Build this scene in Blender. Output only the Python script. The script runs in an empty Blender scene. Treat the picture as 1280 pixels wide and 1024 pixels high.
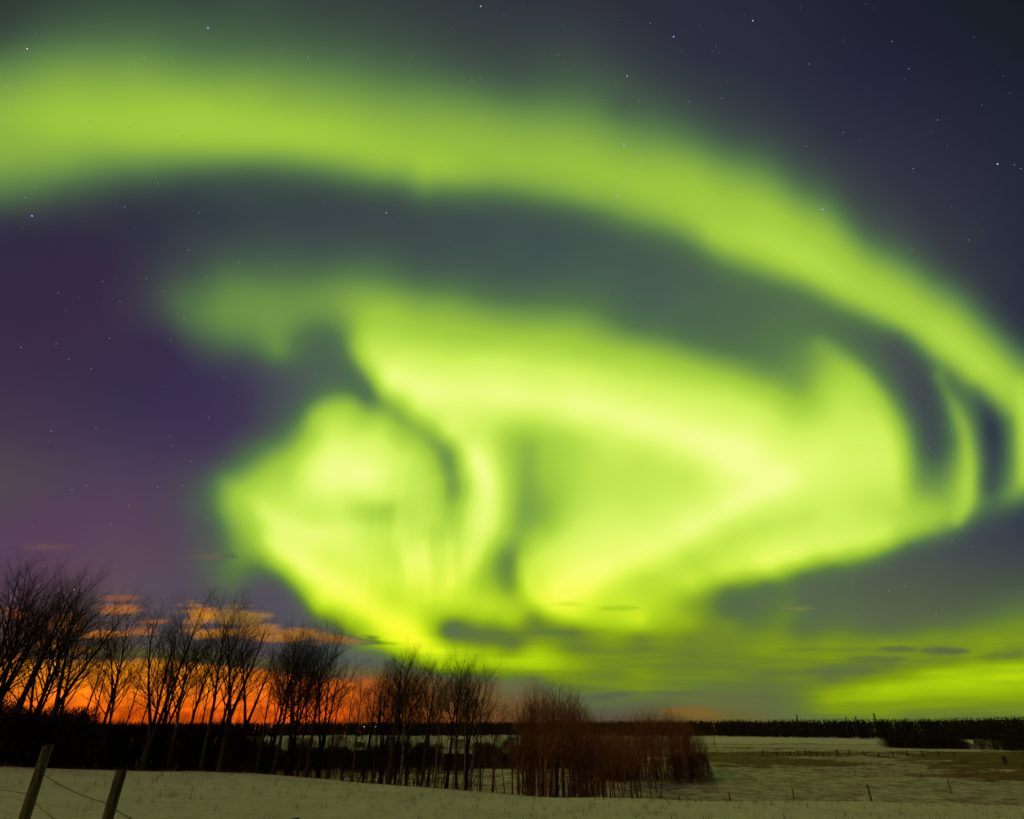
import bpy, math, random
import numpy as np
from mathutils import Vector, Matrix
R = math.radians
sc = bpy.context.scene

# ------------------------------------------------------------------ camera, world, light, exposure
F = 692.0 / 1280.0            # focal length over picture width
PITCH = R(29.0)
EYE = 1.7
cam_d = bpy.data.cameras.new('camera'); cam = bpy.data.objects.new('camera', cam_d)
sc.collection.objects.link(cam); sc.camera = cam
cam.location = (0, 0, EYE); cam.rotation_euler = (R(90) + PITCH, 0, 0)
cam_d.sensor_width = 36; cam_d.lens = 36 * F; cam_d.clip_start = .05; cam_d.clip_end = 12000
w = bpy.data.worlds.new('World'); sc.world = w; w.use_nodes = True
bg = w.node_tree.nodes['Background']; bg.inputs[0].default_value = (.0130, .0176, .0252, 1); bg.inputs[1].default_value = 1.0
sun_d = bpy.data.lights.new('warm_fill', 'SUN'); sun = bpy.data.objects.new('warm_fill', sun_d); sc.collection.objects.link(sun)
sun_d.energy = .62; sun_d.angle = R(12); sun_d.color = (1, .55, .17)  # added warm light from behind left, source unseen; brightens snow, posts and trees
sun.rotation_euler = Vector((.62, .75, -.42)).to_track_quat('-Z', 'Y').to_euler()
sc.view_settings.view_transform = 'Standard'; sc.view_settings.look = 'None'
sc.view_settings.exposure = 0; sc.view_settings.gamma = 1
sc.render.engine = 'CYCLES'
sc.cycles.transparent_max_bounces = 12; sc.cycles.max_bounces = 5; sc.cycles.diffuse_bounces = 3
SKY_LIGHT = 1.0

# ------------------------------------------------------------------ helpers
col = sc.collection
def link(name, me, mat=None, parent=None):
    o = bpy.data.objects.new(name, me); col.objects.link(o)
    if mat: me.materials.append(mat)
    if parent: o.parent = parent
    return o
def tag(o, label=None, cat=None, group=None, kind=None):
    if label: o['label'] = label
    if cat: o['category'] = cat
    if group: o['group'] = group
    if kind: o['kind'] = kind
    return o
def empty(name, loc=(0, 0, 0), rz=0):
    o = bpy.data.objects.new(name, None); col.objects.link(o); o.location = loc; o.rotation_euler = (0, 0, rz)
    o.empty_display_size = .3
    return o
def copy_tree(o):
    c = o.copy(); col.objects.link(c)
    for ch in o.children:
        d = ch.copy(); col.objects.link(d); d.parent = c
    return c
class MB:
    def __init__(s): s.v = []; s.f = []
    def tube(s, pts, rad, n=3, cap=True):
        base = len(s.v); m = len(pts)
        d = (pts[-1] - pts[0]).normalized()
        a = d.orthogonal().normalized(); b = d.cross(a)
        cs = [(math.cos(6.2832 * k / n), math.sin(6.2832 * k / n)) for k in range(n)]
        for p, r in zip(pts, rad):
            for c, q in cs: s.v.append((p.x + (a.x * c + b.x * q) * r, p.y + (a.y * c + b.y * q) * r, p.z + (a.z * c + b.z * q) * r))
        for i in range(m - 1):
            o = base + i * n
            for k in range(n):
                k2 = (k + 1) % n
                s.f.append((o + k, o + k2, o + n + k2, o + n + k))
        if cap: s.f.append(tuple(base + (m - 1) * n + k for k in range(n)))
    def box(s, c, h, rz=0):
        b = len(s.v); co, si = math.cos(rz), math.sin(rz)
        for dx in (-1, 1):
            for dy in (-1, 1):
                for dz in (-1, 1):
                    x, y = dx * h[0], dy * h[1]
                    s.v.append((c[0] + x * co - y * si, c[1] + x * si + y * co, c[2] + dz * h[2]))
        for q in ((0, 1, 3, 2), (4, 6, 7, 5), (0, 4, 5, 1), (2, 3, 7, 6), (0, 2, 6, 4), (1, 5, 7, 3)): s.f.append(tuple(b + i for i in q))
    def tri(s, a, b, c):
        k = len(s.v); s.v += [tuple(a), tuple(b), tuple(c)]; s.f.append((k, k + 1, k + 2))
    def mesh(s, name, smooth=False):
        me = bpy.data.meshes.new(name); me.from_pydata(s.v, [], s.f); me.update()
        if smooth: me.polygons.foreach_set('use_smooth', [True] * len(me.polygons))
        return me
    def build(s, name, mat, parent=None, smooth=False): return link(name, s.mesh(name, smooth), mat, parent)

def lin(c):
    c = np.asarray(c, float) / 255.0
    return np.where(c <= .04045, c / 12.92, ((c + .055) / 1.055) ** 2.4)

def noise_mat(name, c1, c2, scale=8, rough=.9, bump=0, detail=6, stretch=(1, 1, 1), lo=.35, hi=.65):
    m = bpy.data.materials.new(name); m.use_nodes = True; t = m.node_tree; n = t.nodes; L = t.links
    b = n['Principled BSDF']; b.inputs['Roughness'].default_value = rough
    b.inputs['Specular IOR Level'].default_value = .2
    tc = n.new('ShaderNodeTexCoord'); mp = n.new('ShaderNodeMapping'); mp.inputs['Scale'].default_value = stretch
    nz = n.new('ShaderNodeTexNoise'); nz.inputs['Scale'].default_value = scale; nz.inputs['Detail'].default_value = detail
    rp = n.new('ShaderNodeValToRGB'); rp.color_ramp.elements[0].position = lo; rp.color_ramp.elements[1].position = hi
    rp.color_ramp.elements[0].color = (*c1, 1); rp.color_ramp.elements[1].color = (*c2, 1)
    L.new(tc.outputs['Object'], mp.inputs[0]); L.new(mp.outputs[0], nz.inputs[0]); L.new(nz.outputs[0], rp.inputs[0]); L.new(rp.outputs[0], b.inputs['Base Color'])
    if bump:
        bp = n.new('ShaderNodeBump'); bp.inputs['Strength'].default_value = bump; bp.inputs['Distance'].default_value = .02
        L.new(nz.outputs[0], bp.inputs['Height']); L.new(bp.outputs[0], b.inputs['Normal'])
    return m
M = dict(
    bark=noise_mat('bark', (.014, .012, .009), (.05, .042, .032), 9, .95, .6, stretch=(1, 1, .35)),
    pale_bark=noise_mat('pale_bark', (.04, .034, .026), (.20, .17, .13), 7, .9, .5, stretch=(1, 1, .5)),
    twig=noise_mat('twig', (.014, .013, .008), (.045, .038, .022), 3),
    red_twig=noise_mat('red_twig', (.10, .042, .018), (.32, .135, .058), 1.2),
    red_bark=noise_mat('red_bark', (.05, .024, .016), (.24, .12, .08), 6, .9, .4, stretch=(1, 1, .4)),
    dark_brush=noise_mat('dark_brush', (.010, .009, .006), (.035, .028, .018), 2),
    brush=noise_mat('brush', (.03, .016, .008), (.12, .055, .028), 1.5),
    wood=noise_mat('weathered_wood', (.03, .032, .014), (.14, .145, .062), 10, .9, .9, 8, stretch=(3, 3, .35)),
    wire=noise_mat('rusty_wire', (.03, .02, .015), (.09, .06, .045), 30, .7),
    grass=noise_mat('dry_grass', (.10, .065, .025), (.26, .17, .07), .8),
    conifer=noise_mat('conifer_needles', (.008, .011, .006), (.025, .03, .016), 1),
    shed_wall=noise_mat('shed_boards', (.02, .014, .01), (.055, .038, .026), 5, stretch=(4, 4, .3)),
    roof_snow=noise_mat('roof_snow', (.3, .29, .27), (.5, .49, .46), 3),
    metal=noise_mat('grey_metal', (.1, .1, .1), (.2, .2, .2), 5, .5),
)

# ------------------------------------------------------------------ sky field: colours of the night sky by direction
def tps(P, V, X, Y):
    P = np.asarray(P, float) / 300.0; n = len(P); V = np.asarray(V, float)
    d2 = ((P[:, None] - P[None]) ** 2).sum(2)
    K = np.where(d2 > 0, .5 * d2 * np.log(np.maximum(d2, 1e-12)), 0) + np.eye(n) * 2e-5
    A = np.zeros((n + 3, n + 3)); A[:n, :n] = K; A[:n, n] = 1; A[:n, n + 1:] = P; A[n, :n] = 1; A[n + 1:, :n] = P.T
    V2 = V.reshape(n, -1); B = np.zeros((n + 3, V2.shape[1])); B[:n] = V2
    Wt = np.linalg.solve(A, B)
    q = np.stack([X.ravel(), Y.ravel()], 1) / 300.0; out = np.empty((len(q), V2.shape[1]))
    for i in range(0, len(q), 8000):
        c = q[i:i + 8000]; d2 = ((c[:, None] - P[None]) ** 2).sum(2)
        k = .5 * d2 * np.log(np.maximum(d2, 1e-12))
        out[i:i + 8000] = k @ Wt[:n] + Wt[n] + c @ Wt[n + 1:]
    return out.reshape(X.shape + V.shape[1:])

COLS = {   # aurora strength down each bearing column (x: y strength ...)
0: "0 .08 50 .15 75 .28 100 .42 130 .5 160 .52 200 .5 225 .38 250 .25 275 .08 300 .02 340 0 400 0 460 0 520 0 560 .02 590 .07 615 .06 650 0 700 0 760 0 820 0 880 0",
80: "0 .12 40 .22 70 .36 100 .5 130 .56 165 .58 190 .52 210 .42 230 .27 255 .13 280 .04 310 0 360 0 420 0 480 0 540 0 590 .03 650 0 720 0 800 0 880 0",
160: "0 .15 35 .22 60 .32 90 .46 120 .56 150 .6 180 .56 200 .42 218 .27 240 .12 265 .04 300 .02 350 .03 370 .04 410 .02 460 0 520 0 590 0 650 0 700 0 760 0 840 0",
240: "0 .12 30 .2 60 .27 90 .4 120 .56 155 .64 180 .58 198 .43 212 .27 232 .12 260 .06 290 .08 320 .11 350 .2 380 .28 410 .24 430 .14 450 .04 480 0 520 0 560 0 590 .06 610 .12 650 .06 700 .06 740 0 800 0 880 0",
320: "0 .14 40 .2 62 .26 80 .33 100 .44 125 .54 160 .62 185 .56 200 .38 215 .22 240 .12 270 .08 300 .12 330 .2 350 .3 380 .4 410 .38 435 .27 455 .1 480 .02 520 .02 550 .08 570 .3 600 .65 620 .76 650 .74 680 .6 700 .38 720 .15 740 .04 780 0 840 0 890 0",
400: "0 .1 40 .17 70 .25 95 .36 115 .45 140 .54 165 .6 190 .57 205 .42 222 .22 245 .1 280 .08 310 .12 340 .25 365 .38 390 .4 405 .32 425 .2 450 .14 476 .14 490 .22 505 .46 523 .7 549 .84 578 1.05 610 1.05 628 .9 645 .85 663 .95 701 .97 736 1.0 752 .93 764 .6 777 .22 795 .03 840 0",
480: "0 .08 29 .12 59 .18 76 .23 97 .31 117 .4 135 .48 155 .55 190 .58 211 .52 223 .4 234 .25 246 .15 264 .08 290 .07 329 .2 358 .38 382 .58 417 .76 446 .85 476 .93 490 .78 505 .55 517 .56 534 .78 563 .9 593 1.0 615 .93 633 .73 652 .82 677 .87 720 .92 750 .9 775 .97 797 .92 810 .6 820 .25 835 .1 860 0 890 0",
560: "0 .05 29 .08 59 .13 82 .19 100 .26 114 .34 129 .42 141 .47 164 .54 190 .57 211 .56 229 .45 246 .25 258 .14 273 .09 300 .08 330 .12 358 .28 382 .47 411 .62 432 .75 452 .88 476 .97 505 .97 534 .9 549 .72 563 .5 581 .46 610 .5 632 .62 654 .75 690 .86 721 .9 748 .82 765 .7 777 .3 792 .28 805 .6 818 .85 832 .6 845 .25 870 .12",
640: "0 .03 30 .07 59 .1 88 .15 111 .22 126 .3 141 .4 158 .48 176 .54 205 .58 223 .52 234 .4 246 .25 264 .12 300 .12 344 .12 364 .2 388 .38 417 .6 440 .8 464 .92 499 .97 517 .88 534 .76 555 .62 578 .64 600 .68 633 .68 660 .66 690 .5 715 .48 733 .5 750 .72 765 .75 777 .7 789 .4 803 .26 815 .35 825 .7 832 .72 840 .38 852 .3 870 .15",
720: "0 .02 30 .06 59 .1 88 .16 111 .22 126 .28 141 .36 155 .44 176 .53 191 .57 205 .58 225 .57 245 .48 258 .3 270 .18 290 .12 329 .12 358 .18 376 .27 397 .42 417 .55 438 .68 461 .86 490 .98 517 1.0 534 .92 546 .84 570 .78 593 .76 620 .76 650 .82 680 .95 710 1.04 735 1.06 748 1.0 758 .92 767 .88 777 .55 787 .34 805 .33 820 .37 832 .46 840 .5 848 .36 856 .38 868 .28 880 .2",
800: "60 .04 88 .08 117 .15 141 .24 158 .32 176 .42 191 .5 205 .55 220 .59 235 .62 258 .58 275 .42 288 .26 300 .16 318 .12 358 .13 388 .16 405 .25 423 .42 446 .66 470 .83 499 .95 534 1.03 552 .97 570 .87 593 .84 630 .86 660 .95 680 1.0 700 .95 715 .88 740 .82 755 .8 775 .8 785 .6 795 .35 810 .33 825 .36 835 .45 845 .4 860 .36 868 .33 880 .2",
860: "100 .04 126 .1 147 .17 164 .25 176 .32 191 .42 205 .51 229 .6 250 .64 275 .62 290 .48 303 .3 318 .2 340 .15 373 .18 403 .17 423 .26 440 .42 461 .63 485 .82 511 .95 540 1.03 563 1.03 581 .95 600 .87 625 .9 650 .98 670 .95 690 .85 710 .85 730 .8 742 .6 755 .5 765 .5 780 .55 790 .4 805 .33 830 .33 845 .35 860 .33 870 .3 885 .15",
910: "110 .03 150 .08 176 .16 191 .25 205 .36 220 .47 240 .57 268 .66 290 .66 305 .6 320 .45 333 .3 350 .2 380 .2 410 .2 432 .25 448 .4 465 .55 485 .78 515 .92 545 1.04 575 1.08 600 1.02 620 1.0 640 .95 660 .87 685 .88 710 .85 722 .7 732 .4 745 .25 765 .22 780 .38 800 .35 830 .33 860 .3 880 .2",
960: "120 .02 150 .05 172 .10 188 .17 205 .27 220 .38 234 .48 252 .58 270 .66 300 .72 320 .66 335 .55 348 .32 365 .22 380 .2 400 .25 430 .28 450 .3 465 .36 480 .52 500 .74 520 .86 550 .97 580 1.07 600 1.05 620 .97 640 .9 659 .87 680 .92 703 .95 713 .82 722 .48 731 .24 745 .22 770 .27 790 .35 810 .4 830 .35 850 .28 880 .22",
1000: "170 .04 190 .07 205 .11 223 .18 240 .3 255 .42 276 .57 300 .68 320 .73 340 .66 352 .48 365 .28 385 .24 410 .28 430 .34 445 .37 460 .4 480 .47 500 .6 520 .72 545 .88 575 .98 600 1.0 630 .92 660 .88 690 .92 701 .85 710 .58 718 .33 730 .18 750 .15 780 .2 800 .3 815 .4 835 .33 860 .3 880 .3",
1040: "215 .07 234 .15 249 .22 258 .3 270 .42 281 .52 300 .6 330 .68 350 .7 365 .6 378 .4 390 .25 405 .2 420 .27 440 .43 460 .62 480 .72 500 .8 530 .88 560 .95 595 .95 630 .88 660 .9 682 .9 693 .8 703 .5 712 .26 725 .14 750 .12 780 .2 800 .36 815 .44 832 .3 850 .28 862 .48 872 .5 890 .36",
1080: "250 .06 275 .12 290 .2 305 .38 325 .55 350 .66 370 .68 385 .5 398 .32 410 .2 425 .15 440 .18 455 .3 470 .52 490 .7 510 .8 540 .88 590 .92 630 .82 655 .86 675 .85 687 .72 697 .42 706 .22 720 .1 745 .1 775 .15 795 .28 808 .42 820 .36 838 .28 850 .35 860 .58 870 .55 890 .38",
1110: "275 .07 300 .17 320 .35 340 .55 365 .65 390 .66 400 .52 412 .32 422 .2 440 .12 460 .13 480 .25 500 .5 520 .72 540 .83 570 .9 600 .86 630 .78 660 .82 674 .76 686 .5 697 .22 710 .1 740 .07 770 .12 790 .2 802 .4 812 .42 822 .33 836 .3 845 .4 855 .62 870 .55 885 .4 895 .38",
1140: "285 .04 310 .13 330 .27 350 .48 375 .62 400 .68 415 .58 425 .35 440 .14 470 .1 500 .12 520 .22 540 .36 560 .45 580 .48 600 .42 615 .52 635 .68 655 .74 667 .66 678 .36 690 .13 710 .07 750 .1 780 .17 795 .3 805 .42 812 .32 825 .4 837 .35 848 .6 860 .62 880 .42",
1170: "310 .04 330 .1 350 .25 370 .45 395 .64 420 .72 438 .66 448 .42 458 .2 475 .12 495 .16 520 .17 545 .15 565 .2 585 .28 605 .36 625 .55 645 .68 658 .6 668 .36 678 .13 700 .07 740 .08 775 .16 795 .35 803 .4 813 .22 825 .42 834 .42 843 .62 855 .68 870 .5 890 .38",
1197: "340 .05 360 .2 380 .42 400 .58 420 .7 445 .74 456 .6 466 .33 477 .2 500 .3 520 .4 550 .44 575 .52 600 .58 620 .64 638 .62 650 .42 661 .15 675 .06 700 .05 740 .08 772 .15 792 .3 805 .4 813 .24 825 .44 833 .44 841 .64 855 .67 872 .48 890 .37",
1215: "350 .05 370 .14 390 .32 410 .52 430 .66 450 .75 465 .74 476 .55 487 .28 505 .24 530 .38 560 .52 590 .62 612 .66 630 .55 642 .35 655 .12 690 .05 740 .08 770 .17 795 .36 812 .36 825 .44 834 .52 845 .67 860 .6 880 .42",
1240: "390 .1 410 .28 430 .5 450 .66 470 .76 488 .68 499 .4 511 .15 530 .04 560 .03 590 .07 610 .12 625 .2 638 .22 648 .13 660 .05 690 .05 740 .1 770 .2 800 .4 812 .42 823 .33 832 .52 845 .68 860 .6 880 .42",
1260: "400 .06 420 .18 440 .4 460 .6 480 .75 500 .7 513 .48 528 .34 545 .32 560 .32 590 .38 608 .5 622 .58 632 .3 642 .1 660 .03 700 .05 750 .15 790 .36 812 .35 825 .4 838 .68 855 .62 885 .4",
1280: "420 .07 440 .2 460 .42 480 .58 500 .72 530 .68 560 .66 590 .66 605 .62 617 .4 628 .1 645 .03 680 .03 730 .1 760 .2 790 .38 808 .36 820 .3 829 .54 840 .68 855 .62 880 .4 895 .36",
}
XTRA = """190 330 .06 200 370 .15 190 390 .1 230 370 .26 220 400 .2 210 420 .05 260 400 .33 260 440 .14 280 350 .28 280 385 .38 290 430 .25 300 450 .1 300 470 .02
350 446 .33 350 464 .1 350 505 .06 350 549 .26 345 572 .52 360 593 .72 364 619 .83 349 578 .6 373 549 .5 375 520 .25 380 490 .1 375 450 .2 370 425 .3 370 390 .4
440 388 .52 440 411 .5 440 435 .5 440 452 .35 440 468 .22 440 487 .22 440 502 .5 440 520 .72 440 549 .88 445 578 1.05 425 430 .28 420 460 .16 460 430 .76 460 455 .68 458 475 .4 470 500 .42 455 500 .32
520 335 .15 520 358 .32 520 388 .54 520 417 .7 520 440 .84 520 464 .95 520 490 1.0 520 511 .9 520 531 .65 520 543 .6 520 558 .72 520 581 .83 500 525 .55 540 552 .55 505 500 .8
530 205 .59 530 229 .47 530 243 .3 530 258 .15 530 275 .08 505 240 .2 550 240 .27
600 370 .28 600 400 .52 600 429 .7 600 446 .85 600 476 .96 600 505 .95 600 523 .92 600 549 .88 600 572 1.0 585 560 .85 575 550 .8
455 592 1.1 430 590 1.08 443 636 .82 460 636 .76 408 642 .88 478 620 .95 490 610 .93 326 604 .72
338 677 .85 349 701 .75 349 718 .32 365 735 .25 379 718 .93 379 742 .48 379 759 .12 408 762 .66 408 777 .25 437 736 1.05 423 724 1.0 437 765 .87 430 777 .6 452 783 .66 440 792 .45 425 795 .2 452 806 .45 467 771 .97 496 803 .95 481 812 .55 461 818 .2 510 815 .75
525 809 .95 525 821 .68 525 833 .3 555 812 .9 569 827 .78 590 827 .72 613 828 .72 613 841 .4 590 842 .35 540 777 .68 555 777 .4 569 780 .25 584 792 .2 613 795 .25 637 800 .27 620 785 .4 599 777 .58 569 764 .74 613 759 .8 525 765 .87 496 751 .88 555 748 .82 584 812 .6 613 815 .55 600 805 .33 540 790 .7 555 795 .38
519 701 1.04 496 701 .88 467 701 .9 437 677 .95 393 663 .95 408 701 .97 531 724 .95 555 721 .9 543 692 .85 508 677 .9 525 657 .83 525 619 .82 508 589 .84 502 642 .78 545 600 .68 543 642 .78 545 570 .6
563 583 .47 569 610 .49 563 630 .6 555 654 .74 580 600 .7 593 575 1.0 613 604 .98 613 633 .95 607 663 .93 590 692 .93 584 707 .9 575 671 .86 584 633 .84 631 663 .74 628 610 .82 631 692 .48 613 701 .6 631 724 .5 607 724 .6 622 712 .5 584 736 .82 631 748 .7 599 748 .78
655 690 .68 655 710 .72 655 730 .75 665 640 .56 665 620 .58 665 660 .62 670 700 .86 670 740 .88 665 755 .84 665 770 .55 665 785 .38 687 650 .62 680 680 .82 690 715 .97 690 740 1.0 690 765 .82 690 778 .45 665 826 .74 665 834 .7 665 842 .38 690 832 .6 690 838 .55 650 570 .62 660 590 .62 680 570 .7 690 600 .68 680 545 .76
648 650 .62 645 700 .5 648 735 .64
275 620 .48 300 620 .68 255 620 .2 300 640 .62 280 640 .4 260 640 .14 300 665 .42 280 660 .24 320 665 .68 300 690 .36 280 685 .2 290 705 .3 285 720 .32 290 732 .22 300 745 .05 260 700 .12 300 585 .36 290 600 .46 270 600 .24 305 570 .12
1125 500 .28 1125 520 .45 1125 540 .66 1128 570 .75 1130 600 .72 1100 480 .35 1150 540 .2 1150 565 .25 1150 590 .33 1155 610 .4 1185 520 .26 1185 550 .25 1185 575 .3 1185 600 .42 1222 540 .25 1224 570 .36 1224 600 .42 1222 625 .4 1232 560 .08 1232 600 .14 1230 520 .1 1250 540 .1 1250 580 .16 1252 610 .22 1270 600 .6 1270 618 .62 1272 632 .15
990 761 .3 1020 470 .5 985 470 .42 975 445 .31 1020 440 .42 780 150 .19 780 130 .1 600 860 .12 650 870 .1 400 860 0 500 850 .1"""
PP, VV = [], []
for x, s in COLS.items():
    a = [float(t) for t in s.split()]
    for i in range(0, len(a), 2): PP.append((x, a[i])); VV.append(a[i + 1])
def arc_levels(s):
    a = np.array([float(t) for t in s.split()]).reshape(-1, 2); yy = np.arange(a[0, 0], a[-1, 0], 1.); ii = np.interp(yy, a[:, 0], a[:, 1])
    p = 0
    for k in range(1, len(a) - 1):
        if a[k, 1] >= .5 and a[k, 1] >= a[k + 1, 1]: p = k; break
    pk = a[p]; q = p
    while q + 1 < len(a) and a[q + 1, 1] <= a[q, 1]: q += 1
    res = {'pk': (pk[0], pk[1]), 'mn': (a[q, 0], a[q, 1])}
    up_ = (yy <= pk[0]); dn = (yy >= pk[0]) & (yy <= a[q, 0])
    for lv in (.1, .2, .32, .45, .55):
        m_ = up_ & (ii <= lv); res['u%g' % lv] = (yy[m_][-1] if m_.any() else None, lv)
        m_ = dn & (ii <= lv); res['d%g' % lv] = (yy[m_][0] if m_.any() else None, lv)
    return res
XS = sorted(COLS); AL_ = {x: arc_levels(COLS[x]) for x in XS}
print('ARC', {x: AL_[x]['mn'] for x in XS})
def cub(xq, xs, ys):
    k = max(0, min(len(xs) - 2, int(np.searchsorted(xs, xq)) - 1)); h = xs[k + 1] - xs[k]; t_ = (xq - xs[k]) / h
    m0 = (ys[k + 1] - ys[max(k - 1, 0)]) / (xs[k + 1] - xs[max(k - 1, 0)]); m1 = (ys[min(k + 2, len(xs) - 1)] - ys[k]) / (xs[min(k + 2, len(xs) - 1)] - xs[k])
    return (2 * t_**3 - 3 * t_**2 + 1) * ys[k] + (t_**3 - 2 * t_**2 + t_) * h * m0 + (-2 * t_**3 + 3 * t_**2) * ys[k + 1] + (t_**3 - t_**2) * h * m1
for key in AL_[0]:
    xs = [x for x in XS if AL_[x][key][0] is not None]; ys = [AL_[x][key][0] for x in xs]; vs = [AL_[x][key][1] for x in xs]
    if len(xs) < 3: continue
    for i in range(len(XS) - 1):
        if XS[i + 1] > 1240: continue
        if XS[i] not in xs or XS[i + 1] not in xs: continue
        g_ = XS[i + 1] - XS[i]; ks = (.25, .5, .75) if g_ > 60 else (.5,)
        if XS[i] >= 480 and XS[i] < 560 and key[0] == 'd': continue
        for f_ in ks:
            xq = XS[i] + g_ * f_; PP.append((xq, cub(xq, xs, ys))); VV.append(float(np.interp(xq, xs, vs)))
a = [float(t) for t in XTRA.split()]
for i in range(0, len(a), 3): PP.append((a[i], a[i + 1])); VV.append(a[i + 2])
for x, y, v in ((640, -150, 0), (0, -150, 0), (1280, -100, 0), (1280, 100, 0), (1280, 200, 0), (1280, 300, 0), (1280, 370, .02), (1100, 0, 0), (1100, 100, 0), (1100, 200, .01), (1180, 250, 0), (960, 0, 0), (960, 70, 0), (1200, 300, .02), (1240, 340, .02), (800, 0, 0), (880, 50, 0), (1380, 800, .3), (1380, 600, .2), (-150, 180, .4), (-150, 600, 0), (-150, 400, 0)):
    PP.append((x, y)); VV.append(v)
# drop near-duplicates
keep = []
for i, p in enumerate(PP):
    if all((p[0] - PP[j][0]) ** 2 + (p[1] - PP[j][1]) ** 2 > 16 for j in keep): keep.append(i)
PP = [PP[i] for i in keep]; VV = [VV[i] for i in keep]

BASE = [(0, 0, 38, 45, 48), (320, 0, 42, 50, 54), (640, 0, 46, 48, 60), (960, 0, 40, 40, 56), (1280, 0, 22, 30, 36), (1280, 300, 40, 44, 60), (960, 130, 46, 50, 64), (1280, 150, 32, 36, 52), (1100, 80, 36, 36, 56),
 (0, 300, 49, 42, 66), (0, 450, 60, 45, 72), (150, 400, 57, 44, 70), (150, 500, 57, 48, 76), (300, 500, 62, 54, 82), (0, 600, 80, 62, 80), (150, 600, 78, 62, 86), (60, 680, 88, 64, 88), (200, 700, 88, 70, 88), (0, 740, 92, 70, 88),
 (350, 740, 84, 78, 90), (400, 775, 88, 88, 88), (150, 740, 92, 76, 86), (250, 270, 46, 50, 66), (400, 260, 50, 56, 70), (680, 310, 60, 72, 80), (900, 400, 74, 88, 84), (1150, 460, 66, 72, 76), (1240, 540, 40, 48, 70), (1200, 700, 66, 71, 76),
 (1000, 740, 84, 94, 76), (1280, 690, 57, 63, 72), (900, 800, 82, 92, 60), (1280, 850, 70, 80, 30), (1280, 895, 78, 84, 34), (880, 890, 112, 92, 40), (980, 885, 96, 92, 45), (750, 880, 82, 78, 62), (580, 790, 80, 108, 88), (700, 850, 92, 100, 60),
 (200, 812, 84, 80, 78), (60, 800, 100, 78, 70), (400, 820, 84, 88, 86), (500, 830, 90, 98, 86), (600, 880, 125, 88, 50), (500, 880, 140, 80, 40), (650, 860, 105, 92, 60), (550, 350, 62, 76, 78), (350, 540, 72, 72, 84), (380, 470, 76, 86, 86)]
RAMP_I = [0, .3, .45, .6, .75, .87, 1.0, 1.1]
RAMP_C = [np.array(c) / 255. for c in ((74, 96, 76), (86, 119, 72), (121, 158, 70), (156, 196, 62), (180, 219, 72), (206, 239, 90), (230, 250, 118), (243, 253, 148))]

rngN = np.random.RandomState(5)
LAT = rngN.rand(64, 64)
def vnoise(x, y):
    xi = np.floor(x).astype(int); yi = np.floor(y).astype(int); fx = x - xi; fy = y - yi
    fx = fx * fx * (3 - 2 * fx); fy = fy * fy * (3 - 2 * fy)
    g = lambda i, j: LAT[i % 64, j % 64]
    return (g(xi, yi) * (1 - fx) + g(xi + 1, yi) * fx) * (1 - fy) + (g(xi, yi + 1) * (1 - fx) + g(xi + 1, yi + 1) * fx) * fy
def fbm(x, y, o=4):
    s = 0; a = .5
    for k in range(o): s = s + a * vnoise(x * 2 ** k + 7 * k, y * 2 ** k + 3 * k); a *= .5
    return s / (1 - .5 ** o)
sstep = lambda a, b, x: (lambda t: t * t * (3 - 2 * t))(np.clip((x - a) / (b - a), 0, 1))

az = np.concatenate([np.arange(-180, -68, 4.), np.arange(-68, 68.01, .19), np.arange(72, 180.1, 4.)])
alt = np.concatenate([np.arange(-3, 10, .11), np.arange(10, 70, .24), np.arange(70, 90.01, 2.)]); alt[-1] = 90
AZ, AL = np.meshgrid(np.radians(az), np.radians(alt))
DX, DY, DZ = np.sin(AZ) * np.cos(AL), np.cos(AZ) * np.cos(AL), np.sin(AL)
fw = DY * math.cos(PITCH) + DZ * math.sin(PITCH); up = -DY * math.sin(PITCH) + DZ * math.cos(PITCH)
fws = np.maximum(fw, .25)
# sky chart: a flat projection of the sky about the point 29 degrees above north
SX = np.clip(640 + 692 * DX / fws, -1000, 2300); SY = np.clip(512 - 692 * up / fws, -1000, 1000)
CX = np.clip(SX, -60, 1340); CY = np.clip(SY, -60, 905)
out = np.clip((np.hypot(SX - CX, SY - CY)) / 600, 0, 1) * 1.0
out = np.where(fw < .3, 1.0, out); fade = 1 - out * out * (3 - 2 * out)
rx = (vnoise(CX / 60, CY / 60) - .5) * 5; ry = (vnoise(CX / 60 + 31, CY / 60 + 11) - .5) * 5
gxs = np.arange(-80, 1361, 5.); gys = np.arange(-80, 926, 5.); GXX, GYY = np.meshgrid(gxs, gys)
def blur(Z, sg):
    k = np.arange(-int(3 * sg / 5) - 1, int(3 * sg / 5) + 2); wk = np.exp(-.5 * (k * 5 / sg) ** 2); wk /= wk.sum(); p = len(k) // 2
    Zp = np.pad(Z, ((p, p), (0, 0)), 'edge'); Z = sum(wk[i] * Zp[i:i + Z.shape[0]] for i in range(len(k)))
    Zp = np.pad(Z, ((0, 0), (p, p)), 'edge'); return sum(wk[i] * Zp[:, i:i + Z.shape[1]] for i in range(len(k)))
def samp(Z, x, y):
    fx = np.clip((x - gxs[0]) / 5, 0, len(gxs) - 1.001); fy = np.clip((y - gys[0]) / 5, 0, len(gys) - 1.001); i = fx.astype(int); j = fy.astype(int); fx = fx - i; fy = fy - j
    return (Z[j, i] * (1 - fx) + Z[j, i + 1] * fx) * (1 - fy) + (Z[j + 1, i] * (1 - fx) + Z[j + 1, i + 1] * fx) * fy
I0 = np.clip(tps(PP, VV, GXX, GYY), 0, 1.12)
hi = (1 - sstep(250, 420, GYY + .25 * (640 - GXX) - np.clip(GXX - 900, 0, 400) * .75)) ; farx = 1 - sstep(1080, 1200, GXX) * sstep(380, 430, GYY)
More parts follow.
